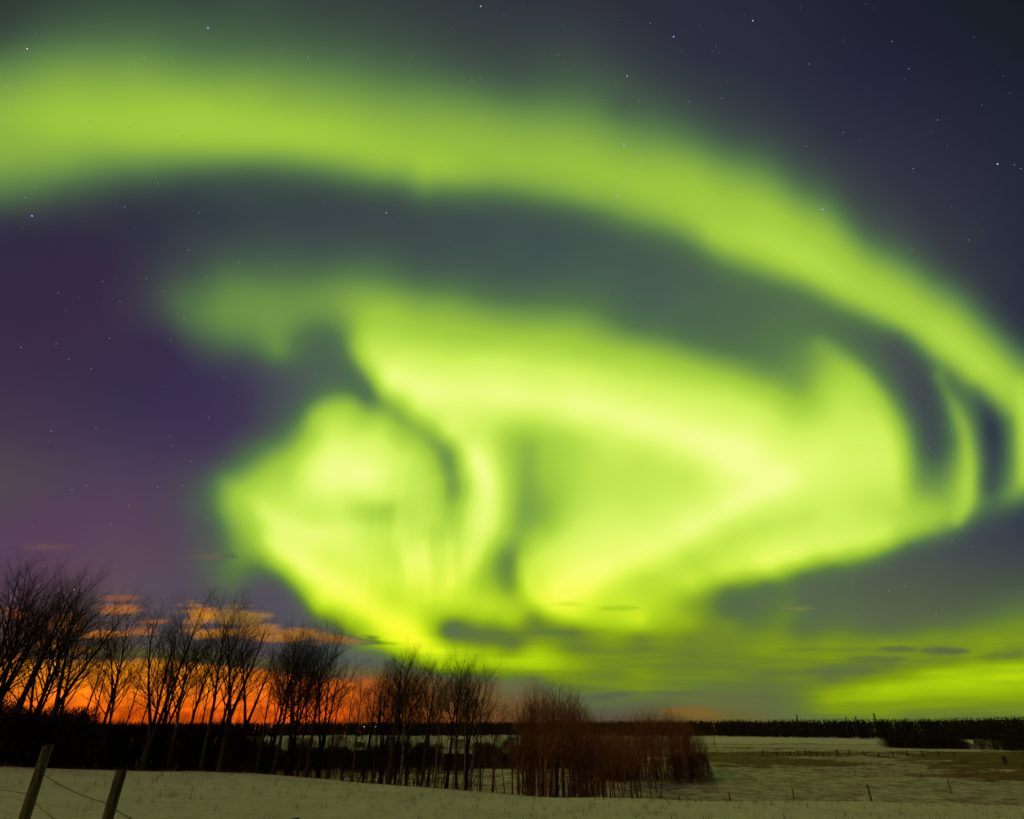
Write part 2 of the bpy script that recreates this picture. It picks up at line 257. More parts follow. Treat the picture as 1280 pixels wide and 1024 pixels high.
Ig = blur(I0, 5.5) * (1 - hi) + blur(I0, 13) * hi
soft_ = (1 - sstep(300, 350, GXX)) * sstep(500, 560, GYY) * (1 - sstep(760, 800, GYY)); Ig = Ig * (1 - soft_) + blur(I0, 16) * soft_
def stroke(Z, pts, sg, amp, mul=False):      # a ribbon of light (or a fold with less of it)
    pts = np.array(pts, float); best = np.full(Z.shape, 1e9)
    for a_, b_ in zip(pts[:-1], pts[1:]):
        d = b_ - a_; t_ = np.clip(((GXX - a_[0]) * d[0] + (GYY - a_[1]) * d[1]) / (d @ d), 0, 1)
        best = np.minimum(best, np.hypot(GXX - a_[0] - t_ * d[0], GYY - a_[1] - t_ * d[1]))
    return Z + amp * np.exp(-.5 * (best / sg) ** 2)
for pts, sg, amp in [
    ([(565, 540), (590, 565), (610, 600), (616, 640), (604, 685), (580, 715), (555, 740)], 9, .09),
    ([(462, 492), (500, 517), (535, 543), (560, 572), (572, 605), (570, 640), (556, 668)], 10.0, -0.081),
    ([(500, 640), (505, 690), (515, 725)], 6, .06), ([(531, 680), (535, 745)], 5, .08), ([(545, 600), (549, 690)], 6, .05), ([(560, 660), (563, 730)], 4, .06), ([(487, 640), (492, 700)], 8.8, -0.031), ([(547, 640), (540, 700)], 5.0, -0.037), ([(575, 650), (572, 720)], 5.0, -0.031),
    ([(340, 678), (380, 706), (425, 737), (470, 770), (512, 797), (545, 812)], 9, .09), ([(420, 700), (470, 730), (520, 765), (560, 790)], 10.0, -0.031), ([(330, 640), (390, 665), (450, 660)], 8, .05), ([(440, 633), (490, 640)], 10.0, -0.043),
    ([(655, 700), (662, 735), (685, 760), (735, 773), (800, 778)], 7, .08), ([(662, 560), (655, 620), (645, 670), (636, 710), (640, 745), (665, 772)], 12.5, -0.093), ([(700, 560), (690, 610), (680, 650)], 17.5, -0.043),
    ([(700, 742), (740, 722), (800, 698), (860, 668), (920, 632), (980, 600)], 12, .10), ([(760, 742), (830, 718), (890, 690), (950, 665), (1010, 645)], 12.5, -0.056), ([(870, 728), (960, 702), (1040, 684), (1110, 668)], 8, .06),
    ([(460, 450), (500, 478), (560, 490), (650, 497), (760, 515), (860, 543), (930, 572)], 14, .06), ([(700, 545), (780, 560), (860, 585)], 17.5, -0.037), ([(480, 405), (600, 430), (720, 448), (840, 470)], 15.0, -0.019),
    ([(1172, 470), (1188, 500), (1204, 540), (1214, 585), (1210, 625), (1195, 650)], 7, .15), ([(1120, 430), (1145, 475), (1160, 520), (1166, 560)], 13.8, -0.099), ([(1222, 490), (1238, 530), (1242, 570), (1238, 605)], 10.0, -0.087), ([(1190, 560), (1180, 620)], 11.2, -0.037),
    ([(1025, 430), (1060, 460), (1095, 500), (1120, 560), (1125, 620)], 10, .07), ([(1000, 480), (1040, 520), (1060, 570)], 15.0, -0.031), ([(1262, 530), (1262, 600)], 7.5, -0.050), ([(1278, 480), (1280, 600)], 6, .08),
    ([(0, 140), (120, 150), (260, 165), (420, 185), (530, 205)], 22, .03), ([(530, 205), (533, 240)], 9, .025), ([(560, 215), (600, 222)], 10, .03), ([(900, 290), (940, 305), (1020, 340), (1100, 385), (1170, 425), (1215, 460)], 14, .05), ([(820, 240), (900, 262), (980, 300)], 20.0, -0.019),
    ([(280, 600), (320, 625), (350, 660)], 10, .05), ([(300, 560), (350, 545), (385, 520)], 12, .05), ([(290, 640), (300, 690), (290, 735)], 14, .06), ([(240, 640), (250, 700)], 12, .04), ([(395, 540), (400, 600)], 11.2, -0.025), ([(418, 560), (470, 555), (500, 580)], 10, .04)]:
    Ig = stroke(Ig, pts, sg, amp)
Ig = Ig + .06 * np.exp(-.5 * ((GYY - 765) / 32) ** 2) * sstep(930, 1020, GXX)
Ig = np.clip(Ig, 0, 1.12)
I = samp(Ig, CX + rx, CY + ry)
rays = (fbm(CX / 9 + CY / 60, CY / 160 + 5, 3) - .5) * sstep(520, 620, CY) * (1 - sstep(740, 790, CY)) * sstep(380, 460, CX) * (1 - sstep(600, 640, CX)); I = I + rays * .06
I = np.clip(I * (1 + .05 * (fbm(CX / 70, CY / 110 + 9, 3) - .5)), 0, 1.12) * fade
B = np.clip(tps([b[:2] for b in BASE], [b[2:] for b in BASE], CX, CY), 12, 160)
S = lin(B)
back = lin((30, 36, 44))
S = S * fade[..., None] + back * (1 - fade[..., None])
# sunset glow low in the north-west
edge = np.interp(CX, [-60, 60, 150, 240, 320, 400, 520, 700], [822, 822, 824, 829, 837, 849, 848, 858])
n1 = fbm(CX / 40, CY / 9, 4) - .5
soft = np.interp(CX, [0, 350, 500, 700], [5, 6, 16, 26])
g = sstep(0, 1, (CY - edge + n1 * 13) / (2 * soft) + .5)
gx = np.interp(CX, [-60, 40, 120, 230, 330, 420, 470, 540, 600, 680, 760], [.85, 1, 1, 1, .97, .92, .85, .68, .48, .22, 0])
t = np.clip((CY - 820) / 75, 0, 1)[..., None]
glow = lin((255, 158, 24)) * (1 - t) + lin((238, 92, 8)) * t
glow = glow * (1 + 1.5 * (fbm(CX / 22 + 4, CY / 8, 4) - .5))[..., None]
GXS = [-60, 260, 340, 420, 480, 540, 600, 680]
hi_ = np.stack([np.interp(CX, GXS, [v[j] for v in ((255, 166, 28), (255, 166, 28), (246, 136, 22), (224, 116, 24), (196, 110, 30), (160, 108, 36), (130, 98, 48), (100, 92, 56))]) for j in range(3)], -1)
lo_ = np.stack([np.interp(CX, GXS, [v[j] for v in ((238, 92, 8), (238, 92, 8), (232, 88, 8), (206, 78, 10), (160, 76, 18), (134, 76, 24), (114, 74, 30), (96, 78, 40))]) for j in range(3)], -1)
glow = 1.12 * lin(hi_ * (1 - t) + lo_ * t) * (1 + 1.5 * (fbm(CX / 22 + 4, CY / 8, 4) - .5))[..., None]
gw = (g * gx * fade)[..., None]
S = S * (1 - gw) + glow * gw
olive = (np.exp(-((CY - edge + 9) / 6.5) ** 2) * np.interp(CX, [60, 150, 620, 700], [.3, .75, .5, 0]) * fade)[..., None]
S = S * (1 - olive * .8) + lin((112, 108, 36)) * olive * .8
# sunlit and dark cloud streaks
CL = [(20, 768, 20, 9, (165, 95, 42), .8), (78, 783, 26, 9, (196, 118, 48), .8), (84, 770, 22, 6, (170, 105, 50), .6), (150, 748, 27, 5, (155, 92, 62), .8), (153, 762, 32, 6, (196, 120, 62), .85), (130, 793, 22, 5, (235, 145, 52), .9),
 (172, 790, 24, 6, (200, 122, 55), .7), (60, 806, 14, 6, (225, 135, 50), .8), (100, 812, 20, 5, (195, 125, 50), .8), (196, 777, 22, 3, (190, 115, 45), .7), (252, 768, 26, 12, (212, 138, 44), .95), (300, 772, 34, 13, (172, 128, 44), .75), (262, 791, 38, 6.5, (214, 140, 44), .95), (330, 791, 36, 9, (186, 122, 44), .8), (10, 822, 30, 8, (200, 90, 30), .8),
 (375, 794, 44, 9, (186, 124, 44), .85), (425, 799, 40, 6.5, (176, 116, 40), .85), (462, 803, 30, 4, (170, 130, 36), .7), (60, 683, 26, 3, (118, 80, 76), .6), (268, 695, 30, 3.5, (134, 104, 66), .6), (864, 889, 36, 9, (146, 98, 26), .55), (580, 858, 60, 9, (128, 98, 44), .5), (990, 761, 24, 4.5, (142, 148, 62), .7)]
CLW = (fbm(CX / 26, CY / 4.5 + 3, 5) - .5) * 1.5
cl_a = np.zeros(CX.shape); 
for cx, cy, ax, ay, c, s in CL:
    d = np.sqrt(((CX - cx) / ax) ** 2 + ((CY - cy) / ay) ** 2) + CLW * 1.0
    k = (1 - sstep(.35, 1.35, d)) * s * fade
    S = S * (1 - k[..., None]) + lin(c) * k[..., None]; cl_a = np.maximum(cl_a, k)
# aurora light: thinned by the dark cloud streaks and lost in the glow
I = I * (1 - .85 * np.clip(gw[..., 0], 0, 1)) * (1 - .75 * cl_a)
for cx, cy, ax, ay, s in [(710, 755, 22, 3.2, .14), (778, 760, 26, 3.2, .14), (1125, 812, 26, 4, .3), (1185, 814, 34, 4.5, .34), (1095, 826, 60, 5, .2), (1250, 819, 40, 4.5, .22), (1050, 838, 60, 7, .12), (840, 866, 70, 3, .25), (740, 872, 60, 4, .3), (900, 872, 60, 4, .2), (690, 790, 60, 4, .12), (1020, 812, 60, 4, .1)]:
    d = np.sqrt(((CX - cx) / ax) ** 2 + ((CY - cy) / ay) ** 2) + CLW * 1.0
    I = I * (1 - s * (1 - sstep(.3, 1.3, d)))
I = I * (1 + sstep(770, 830, CY) * .35 * (fbm(CX / 90 + 20, CY / 7, 4) - .5))
k = np.exp(-((CX - 990) / 22) ** 2 - ((CY - 761) / 4.5) ** 2); I = I + .0 * k
def enc(c): return np.where(c <= .0031308, c * 12.92, 1.055 * np.maximum(c, 1e-9) ** (1 / 2.4) - .055)
RS = np.array(RAMP_C); low = sstep(640, 850, CY)          # less blue light gets through the air near the horizon
T_ = np.stack([np.interp(I, RAMP_I, RS[:, j]) for j in range(3)], -1)
T_[..., 2] *= 1 - .80 * low * sstep(.15, .5, I)
T_[..., 0] *= 1 + low * (.04 + .22 * np.clip(1 - I / .6, 0, 1))
wI = np.clip(I / .3, 0, 1)[..., None]
Fd = (enc(S) * (1 - wI) + T_ * wI)
Fl = np.where(Fd <= .04045, Fd / 12.92, ((Fd + .055) / 1.055) ** 2.4)
al_a = np.clip(I / .5, 0, 1) * .97
col_a = np.clip((Fl - (1 - al_a[..., None]) * S) / np.maximum(al_a[..., None], .02), 0, 2)
al_a = np.where(I < .012, 0, al_a)

def shell(name, rad, rgba, mask, mat_fn):   # the half of the sky the picture looks at; the world carries on behind it in the same colour
    ny, nx = AZ.shape
    V = np.stack([DX, DY, DZ], -1).reshape(-1, 3) * rad + np.array([0, 0, EYE])
    idx = np.arange(ny * nx).reshape(ny, nx)
    q = np.stack([idx[:-1, :-1], idx[:-1, 1:], idx[1:, 1:], idx[1:, :-1]], -1).reshape(-1, 4)
    if mask is not None:
        m = mask.ravel(); q = q[m[q].any(1)]
        used = np.unique(q); rem = np.full(ny * nx, -1); rem[used] = np.arange(len(used)); q = rem[q]; V = V[used]; rgba = rgba.reshape(-1, 4)[used]
    me = bpy.data.meshes.new(name)
    me.vertices.add(len(V)); me.vertices.foreach_set('co', V.astype(np.float32).ravel())
    me.loops.add(len(q) * 4); me.loops.foreach_set('vertex_index', q.astype(np.int32).ravel())
    me.polygons.add(len(q)); me.polygons.foreach_set('loop_start', np.arange(0, len(q) * 4, 4, dtype=np.int32))
    me.update(calc_edges=True)
    ca = me.color_attributes.new('light', 'FLOAT_COLOR', 'POINT'); ca.data.foreach_set('color', rgba.reshape(-1).astype(np.float32))
    mat = bpy.data.materials.new(name); mat.use_nodes = True; tr = mat.node_tree; n = tr.nodes; n.clear()
    o = n.new('ShaderNodeOutputMaterial'); e = n.new('ShaderNodeEmission'); at = n.new('ShaderNodeVertexColor'); at.layer_name = 'light'
    tr.links.new(at.outputs[0], e.inputs[0]); e.inputs[1].default_value = SKY_LIGHT
    if mat_fn:
        tp = n.new('ShaderNodeBsdfTransparent'); mx = n.new('ShaderNodeMixShader')
        tr.links.new(at.outputs[1], mx.inputs[0]); tr.links.new(tp.outputs[0], mx.inputs[1]); tr.links.new(e.outputs[0], mx.inputs[2]); tr.links.new(mx.outputs[0], o.inputs[0])
    else: tr.links.new(e.outputs[0], o.inputs[0])
    mat.cycles.emission_sampling = 'NONE'
    return link(name, me, mat)
sky = shell('sky', 5000, np.concatenate([S, np.ones(S.shape[:2] + (1,))], -1), fw > .05, False)
tag(sky, kind='structure')
aur = shell('aurora', 4600, np.concatenate([col_a, al_a[..., None]], -1), al_a > .012, True)
tag(aur, 'bright green aurora curling in a great swirl across the night sky', 'aurora')

# ------------------------------------------------------------------ ground
def Sfun(azr):      # how steeply one looks down to the brow, by bearing
    return np.interp(np.degrees(azr), [-90, -39, -31, -22, -13, -6.5, 3, 18, 37, 90], [.05, .053, .0615, .0709, .0844, .0931, .1053, .1064, .0927, .09])
def height(x, y, rough=True):
    x = np.asarray(x, float); y = np.asarray(y, float)
    r = np.hypot(x, y) + 1e-6; a = np.arctan2(x, y); s = Sfun(np.clip(a, -1.5, 1.5))
    near = (.1 - s) * r - .00147 * r * r
    near = np.where(y < 0, -.002 * r, near) if False else near
    fl = np.interp(r, [0, 100, 180, 300, 420, 700, 5200], [-6.4, -6.4, -6.9, -8.2, -9, -14, -120])
    und = (fbm(x / 22 + 5, y / 22 + 9, 3) - .5) * np.interp(r, [40, 90, 300, 600], [0, 1.3, 1.6, 0])
    und = und + (fbm(x / 90 + 15, y / 90 + 29, 2) - .5) * np.interp(r, [60, 150, 300, 600], [0, 1.2, 1.2, 0])
    fl = fl + und
    h = fl + np.log1p(np.exp(np.clip((near - fl) / .8, -30, 30))) * .8
    h = np.where((near - fl) / .8 > 29, near, h)
    if rough: h = h + (fbm(x / 1.3, y / 1.3, 4) - .5) * .10 * np.interp(r, [0, 4, 40, 60], [.5, 1, 1, 0]) + (fbm(x / 6 + 3, y / 6, 2) - .5) * .16 * np.interp(r, [2, 8, 40, 80], [0, 1, 1, 0])
    return h
def hz(x, y): return float(height(np.array([x]), np.array([y]))[0])
rr = np.concatenate([[.01], np.geomspace(.6, 5200, 520)])
aa = np.radians(np.concatenate([np.arange(-180, -60, 3.), np.arange(-60, 60, .22), np.arange(60, 180, 3.)]))
RR, AA = np.meshgrid(rr, aa, indexing='ij')
GX, GY = RR * np.sin(AA), RR * np.cos(AA); GZ = height(GX, GY)
def u_of(px): return (px - 640) / 692 * math.cos(PITCH)        # x over y for a bearing
PATCH = [(u_of(925), 140, 20, 26, .8), (u_of(905), 165, 30, 14, 1), (u_of(985), 175, 24, 10, .8), (u_of(1000), 128, 13, 9, .75), (u_of(1060), 165, 30, 6, .6), (u_of(1245), 150, 30, 34, 1.15), (u_of(1265), 118, 20, 20, 1.15), (u_of(1270), 98, 14, 10, .8), (u_of(1190), 130, 14, 8, .5), (u_of(1040), 110, 12, 8, .35), (u_of(1155), 105, 6, 3, .5), (u_of(830), 95, 20, 10, .5), (u_of(760), 70, 12, 5, .4),
         (u_of(1000), 255, 70, 16, .55), (u_of(1180), 250, 60, 12, .5), (u_of(640), 130, 60, 14, .7), (u_of(480), 120, 50, 12, .8), (u_of(400), 180, 80, 14, .7), (u_of(700), 210, 80, 14, .7), (u_of(500), 85, 30, 6, .5), (u_of(250), 110, 60, 25, .8)]
def cover(x, y):
    c = np.zeros(np.shape(x)); n = fbm(x / 5 + 2, y / 3, 4) - .5
    for ux, Y, ax, ay, s in PATCH:
        d = np.sqrt(((x - ux * Y) / ax) ** 2 + ((y - Y) / ay) ** 2) + n * 1.3
        c = np.maximum(c, s * (1 - sstep(.55, 1.25, d)))
    return c
CV = np.maximum(cover(GX, GY), np.interp(RR, [36, 44, 200, 240, 300, 320], [0, .42, .42, .3, .25, .05]) + 0 * GX)
ny, nx = GX.shape; idx = np.arange(ny * nx).reshape(ny, nx); nxt = np.roll(idx, -1, 1)
q = np.stack([idx[:-1], idx[1:], nxt[1:], nxt[:-1]], -1).reshape(-1, 4)
me = bpy.data.meshes.new('ground')
me.vertices.add(ny * nx); me.vertices.foreach_set('co', np.stack([GX, GY, GZ], -1).astype(np.float32).ravel())
me.loops.add(len(q) * 4); me.loops.foreach_set('vertex_index', q.astype(np.int32).ravel())
me.polygons.add(len(q)); me.polygons.foreach_set('loop_start', np.arange(0, len(q) * 4, 4, dtype=np.int32)); me.polygons.foreach_set('use_smooth', np.ones(len(q), bool))
me.update(calc_edges=True)
at = me.attributes.new('cover', 'FLOAT', 'POINT'); at.data.foreach_set('value', CV.astype(np.float32).ravel())
gm = bpy.data.materials.new('snow_and_dry_grass'); gm.use_nodes = True; t = gm.node_tree; n = t.nodes; L = t.links
b = n['Principled BSDF']; b.inputs['Roughness'].default_value = .8; b.inputs['Specular IOR Level'].default_value = .15
tc = n.new('ShaderNodeTexCoord')
def NZ(scale, detail=6, rough=.6):
    q = n.new('ShaderNodeTexNoise'); q.inputs['Scale'].default_value = scale; q.inputs['Detail'].default_value = detail; q.inputs['Roughness'].default_value = rough
    L.new(tc.outputs['Object'], q.inputs[0]); return q.outputs[0]
def RP(src, stops):
    r = n.new('ShaderNodeValToRGB'); e = r.color_ramp.elements
    while len(e) < len(stops): e.new(.5)
    for k, (p, c) in enumerate(stops): e[k].position = p; e[k].color = (*c, 1)
    L.new(src, r.inputs[0]); return r.outputs[0]
def MIX(f, a, b_, mode='MIX'):
    m = n.new('ShaderNodeMix'); m.data_type = 'RGBA'; m.blend_type = mode
    for s, i in ((f, 0), (a, 6), (b_, 7)):
        if hasattr(s, 'is_linked'): L.new(s, m.inputs[i])
        else: m.inputs[i].default_value = s
    return m.outputs[2]
snow = RP(NZ(.35, 8), [(.3, (.64, .62, .56)), (.5, (.75, .74, .68)), (.7, (.84, .83, .79))])
snow = MIX(RP(NZ(5, 8, .7), [(.46, (0, 0, 0)), (.70, (.8, .8, .8))]), snow, (.46, .41, .30, 1))
snow = MIX(RP(NZ(26, 4, .8), [(.60, (0, 0, 0)), (.75, (.8, .8, .8))]), snow, (.26, .20, .12, 1))
grass = RP(NZ(.25, 8, .7), [(.3, (.035, .02, .008)), (.5, (.13, .06, .02)), (.68, (.25, .145, .055))])
ca = n.new('ShaderNodeAttribute'); ca.attribute_name = 'cover'
ma = n.new('ShaderNodeMath'); ma.operation = 'MULTIPLY_ADD'; ma.inputs[1].default_value = 1.9; ma.inputs[2].default_value = -1.1
L.new(NZ(.55, 8, .75), ma.inputs[0])
mb = n.new('ShaderNodeMath'); mb.operation = 'ADD'; L.new(ma.outputs[0], mb.inputs[0]); L.new(ca.outputs['Fac'], mb.inputs[1])
mask = RP(mb.outputs[0], [(.02, (0, 0, 0)), (.55, (1, 1, 1))])
L.new(MIX(mask, snow, grass), b.inputs['Base Color'])
bp = n.new('ShaderNodeBump'); bp.inputs['Strength'].default_value = .9; bp.inputs['Distance'].default_value = .06
L.new(NZ(4, 8, .65), bp.inputs['Height']); L.new(bp.outputs[0], b.inputs['Normal'])
tag(link('ground', me, gm), kind='structure')

# grass stubble poking through the snow, and rough dry grass on the patches
rg = random.Random(3); gb = MB()
def blades(x, y, k, hmin, hmax, wd, spread):
    z = hz(x, y) if k > 2 else float(0)
    for _ in range(k):
        bx, by = x + rg.gauss(0, spread), y + rg.gauss(0, spread); h = rg.uniform(hmin, hmax)
        dx, dy = rg.gauss(0, .28) * h, rg.gauss(0, .28) * h; a = rg.uniform(0, 3.14); cx, cy = math.cos(a) * wd, math.sin(a) * wd
        gb.tri((bx - cx, by - cy, z - .02), (bx + cx, by + cy, z - .02), (bx + dx, by + dy, z + h))
for _ in range(1700):
    r = 5 + 33 * rg.random() ** .7; a = R(rg.uniform(-50, 50)); blades(r * math.sin(a), r * math.cos(a), rg.randint(3, 7), .05, .22, .005, .05)
for ux, Y, ax, ay, s in PATCH:
    for _ in range(int(260 * s)):
        a = rg.uniform(0, 6.283); q = rg.random() ** .5; blades(ux * Y + math.cos(a) * q * ax, Y + math.sin(a) * q * ay, 7, .2, .55, .02, .25)
tag(gb.build('dry_grass', M['grass']), 'dry grass stems poking through the thin snow', 'grass', kind='stuff')

# ------------------------------------------------------------------ bare trees
def grow(rnd, tr, cr, p, d, ln, rad, lev, P):
    nseg = (7, 5, 3, 2, 1)[lev]; pts = [p.copy()]; rads = [rad]; dirs = [d.copy()]
    dd = d.copy(); step = ln / nseg; bend = P['bend'][lev]
    for i in range(nseg):
        dd = (dd + Vector((rnd.gauss(0, bend), rnd.gauss(0, bend), rnd.gauss(0, bend * .5) + P['up'][lev]))).normalized()
        p = p + dd * step; pts.append(p.copy()); dirs.append(dd.copy())
        tt = (i + 1) / nseg; rads.append(rad * (1 - tt * (.93, .85, .6, .5, .5)[lev]))
    (tr if lev < 2 else cr).tube(pts, rads, (7, 5, 3, 3, 3)[lev], cap=lev < 2)
    if lev >= P['levels']: return
    k = P['kids'][lev]
    k = max(1, int(k * rnd.uniform(.8, 1.2)))
    t0 = P['start'][lev]
    for j in range(k):
        tt = t0 + (1 - t0) * ((j + rnd.random()) / k) ** P.get('pw', 1)
        f = tt * nseg; i = min(int(f), nseg - 1); f -= i
        q = pts[i].lerp(pts[i + 1], f); r0 = rads[i] * (1 - f) + rads[i + 1] * f
        ang = R(rnd.gauss(P['ang'][lev], 8)); az_ = (j * 2.4 + rnd.uniform(-.5, .5)); bd = dirs[i + 1]
        a1 = bd.orthogonal().normalized(); a2 = bd.cross(a1)
        nd = (bd * math.cos(ang) + (a1 * math.cos(az_) + a2 * math.sin(az_)) * math.sin(ang)).normalized()
        shape = (1 - tt) * P['taper'][lev] + (1 - P['taper'][lev])
        nl = ln * P['len'][lev] * shape * rnd.uniform(.75, 1.2)
        grow(rnd, tr, cr, q, nd, nl, min(r0 * .6, max(nl * P['thick'], .0085)), lev + 1, P)
TALL = dict(levels=4, kids=(19, 9, 8, 4), start=(.36, .25, .15, .1), ang=(40, 38, 40, 42), len=(.52, .58, .52, .55), taper=(.5, .5, .35, .3), bend=(.05, .10, .13, .15, .18), up=(.03, .12, .10, .06, .03), thick=.012)
def tree_meshes(seed, H=9.0, P=TALL, stems=1, rad=.13, split=.2):
    rnd = random.Random(seed); tr, cr = MB(), MB()
    if stems == 1: grow(rnd, tr, cr, Vector((0, 0, -.3)), Vector((0, 0, 1)), H * .93, rad, 0, P)
    else:
        hsp = H * split; tr.tube([Vector((0, 0, -.3)), Vector((0, 0, hsp * .5)), Vector((.02, 0, hsp + .15))], [rad * 1.25, rad * 1.05, rad], 8)
        for k in range(stems):
            a = k * 6.283 / stems + rnd.uniform(-.4, .4); s = rnd.uniform(.14, .24)
            grow(rnd, tr, cr, Vector((0, 0, hsp)), Vector((math.cos(a) * s, math.sin(a) * s, 1)).normalized(), (H - hsp) * rnd.uniform(.78, .98), rad * .72, 0, P)
    return tr.mesh('trunk', True), cr.mesh('crown')
def make_tree(name, meshes, mats):
    root = empty(name)
    for me_, nm, mt in zip(meshes, ('trunk', 'crown'), mats):
        if not me_.materials: me_.materials.append(mt)
        link(nm, me_, None, root)
    return root
def at_pixel_col(px, r):
    u = u_of(px); y = r / math.sqrt(1 + u * u); return u * y, y
def slope_of(py):
    v = (512 - py) / 692; return (math.sin(PITCH) + v * math.cos(PITCH)), (math.cos(PITCH) - v * math.sin(PITCH))
def top_z(py, y):
    a, b_ = slope_of(py); return EYE + a / b_ * y
protos = {}
def proto(key, H, **kw):
    mats = kw.pop('mats', (M['bark'], M['twig']))
    protos[key] = [tree_meshes(kw.get('seed', 1), H, kw.get('P', TALL), kw.get('stems', 1), kw.get('rad', .13), kw.get('split', .2)), mats, H]
FORK = dict(TALL, start=(.2, .2, .12, .1), kids=(13, 8, 7, 4), len=(.5, .58, .55, .55))
SLIM = dict(TALL, kids=(17, 8, 7, 4), start=(.42, .25, .15, .1), len=(.28, .48, .5, .55), ang=(32, 34, 38, 40))
BROAD = dict(TALL, kids=(22, 10, 8, 4), start=(.38, .2, .12, .1), len=(.56, .56, .52, .55), ang=(44, 38, 38, 40), taper=(.55, .5, .4, .3))
proto('tall_a', 9, seed=11); proto('tall_b', 9, seed=12, mats=(M['pale_bark'], M['twig'])); proto('fork_a', 9, seed=13, P=FORK, stems=2, split=.3, rad=.16)
proto('fork_b', 9, seed=14, P=FORK, stems=3, split=.14, rad=.15); proto('slim_a', 8, seed=15, P=SLIM, rad=.08); proto('slim_b', 8, seed=16, P=SLIM, rad=.075, mats=(M['pale_bark'], M['twig']))
proto('broad_a', 9, seed=17, P=BROAD, rad=.15); proto('broad_b', 9, seed=18, P=BROAD, rad=.14)
def put_tree(key, px, py_top, r, label, rz=0, lean=(0, 0), name='bare_tree', group=None, cat='tree', fat=1.0):
    meshes, mats, H = protos[key]; root = make_tree(name, meshes, mats)
    x, y = at_pixel_col(px, r); z = hz(x, y); h = top_z(py_top, y) - z
    s = h / H; root.location = (x, y, z); root.scale = (s * fat, s * fat, s); root.rotation_euler = (lean[0], lean[1], rz)
    tag(root, label, cat, group); return root
G1 = 'bare trees along the brow of the snowy rise'
TREES = [
 ('fork_b', -32, 722, 37, 'dark bare tree half cut off by the left edge of the picture', 0, (0, .02)),
 ('broad_a', -4, 718, 39, 'dense bare tree whose trunk stands at the left edge, behind the leaning fence post', .8, (0, .03)),
 ('fork_a', 18, 716, 36, 'tall dense bare tree with the highest top, just right of the left edge', 2.0, (0, .05)),
 ('fork_b', -14, 716, 43, 'bare tree standing deep in the thicket at the left edge', 2.3, (0, .02)),
 ('broad_b', 36, 722, 40, 'wide crowned dark bare tree right of the highest left top', 0.2, (0, .05)),
 ('fork_b', 48, 760, 43, 'lower bare tree behind the wide crowned one at the left', 3.3, (0, .05)),
 ('fork_a', 60, 740, 36, 'leaning bare tree with a thick dark trunk left of the first open glow', .6, (0, .08)),
 ('tall_b', 80, 750, 38, 'slimmer leaning bare tree just right of the thick leaning trunk', 1.2, (0, .05)),
 ('slim_a', 104, 780, 40, 'short thin bare tree between two leaning trees at the left', 1.9, (0, .05)),
 ('tall_a', 132, 760, 36, 'slender bare tree leaning right in front of the brightest orange glow', 3.0, (0, .07)),
 ('slim_b', 160, 800, 40, 'thin short bare tree low in the bright orange glow', .3, (0, .03)),
 ('fork_b', 196, 750, 35, 'bare tree whose stout trunk forks into a wide vase in the bright glow', 4.2, (0, .0)),
 ('tall_b', 226, 768, 37, 'thin upright bare tree between the forked tree and the stout single trunk', 2.2, (0, .0)),
 ('slim_a', 252, 800, 40, 'short slim bare tree at the foot of the tall stout one', 1.0, (0, .04)),
 ('tall_a', 267, 748, 34, 'tall bare tree with a stout straight trunk and high pointed top', 1.0, (0, .02)),
 ('fork_a', 289, 764, 36, 'bare tree with a curved trunk and a bright star shining through its branches', 3.1, (0, .03)),
 ('slim_b', 333, 795, 37, 'thin pale stemmed bare tree in the gap right of the star', 2.6, (0, .0)),
 ('broad_b', 354, 783, 35, 'broad bare tree with two close trunks left of the dense rounded crown', 0.5, (0, .0)),
 ('fork_b', 370, 792, 38, 'many stemmed bare tree tangled with the broad two trunked one', 5.1, (0, .0)),
 ('broad_a', 394, 788, 35, 'bare tree with a dense dark rounded crown under the sunlit cloud streak', 1.7, (0, .0)),
 ('slim_a', 422, 818, 38, 'thin bare tree slanting over the small orange gap', 3.3, (0, .05)),
 ('slim_b', 450, 826, 38, 'faint slim bare tree right of the small orange gap', 0.4, (0, .0)),
 ('slim_a', 474, 822, 37, 'straight thin bare tree at the fading end of the orange glow', 4.4, (0, .0)),
 ('fork_a', 494, 815, 35, 'bare tree with several stems rising to a fan shaped crown', 1.4, (0, .0)),
 ('tall_b', 507, 820, 37, 'pale barked bare tree close against the fan shaped crown', 2.4, (0, .02)),
 ('tall_a', 532, 826, 35, 'bare tree with twin stems between the fan shaped and the rounded crown', 3.9, (0, .0)),
 ('slim_b', 548, 832, 36, 'slim pale bare tree just left of the rounded crown near the centre', 5.0, (0, .02)),
 ('broad_b', 574, 822, 35, 'bare tree with a full rounded crown nearest the centre, over the shed', 2.9, (0, .0)),
 ('tall_b', 590, 832, 36, 'bare tree forming the right edge of the rounded crown near the centre', 4.0, (0, .0)),
 ('slim_a', 383, 800, 36, 'dark slim trunk pair below the dense rounded crown', 0.9, (0, .0)),
 ('slim_b', 584, 838, 35, 'thin straight stem beside the full rounded crown', 1.3, (0, .0)),
]
for k, px, pt, r, lb, rz, ln in TREES: put_tree(k, px, pt - 4, r, lb, rz, ln, group=G1)
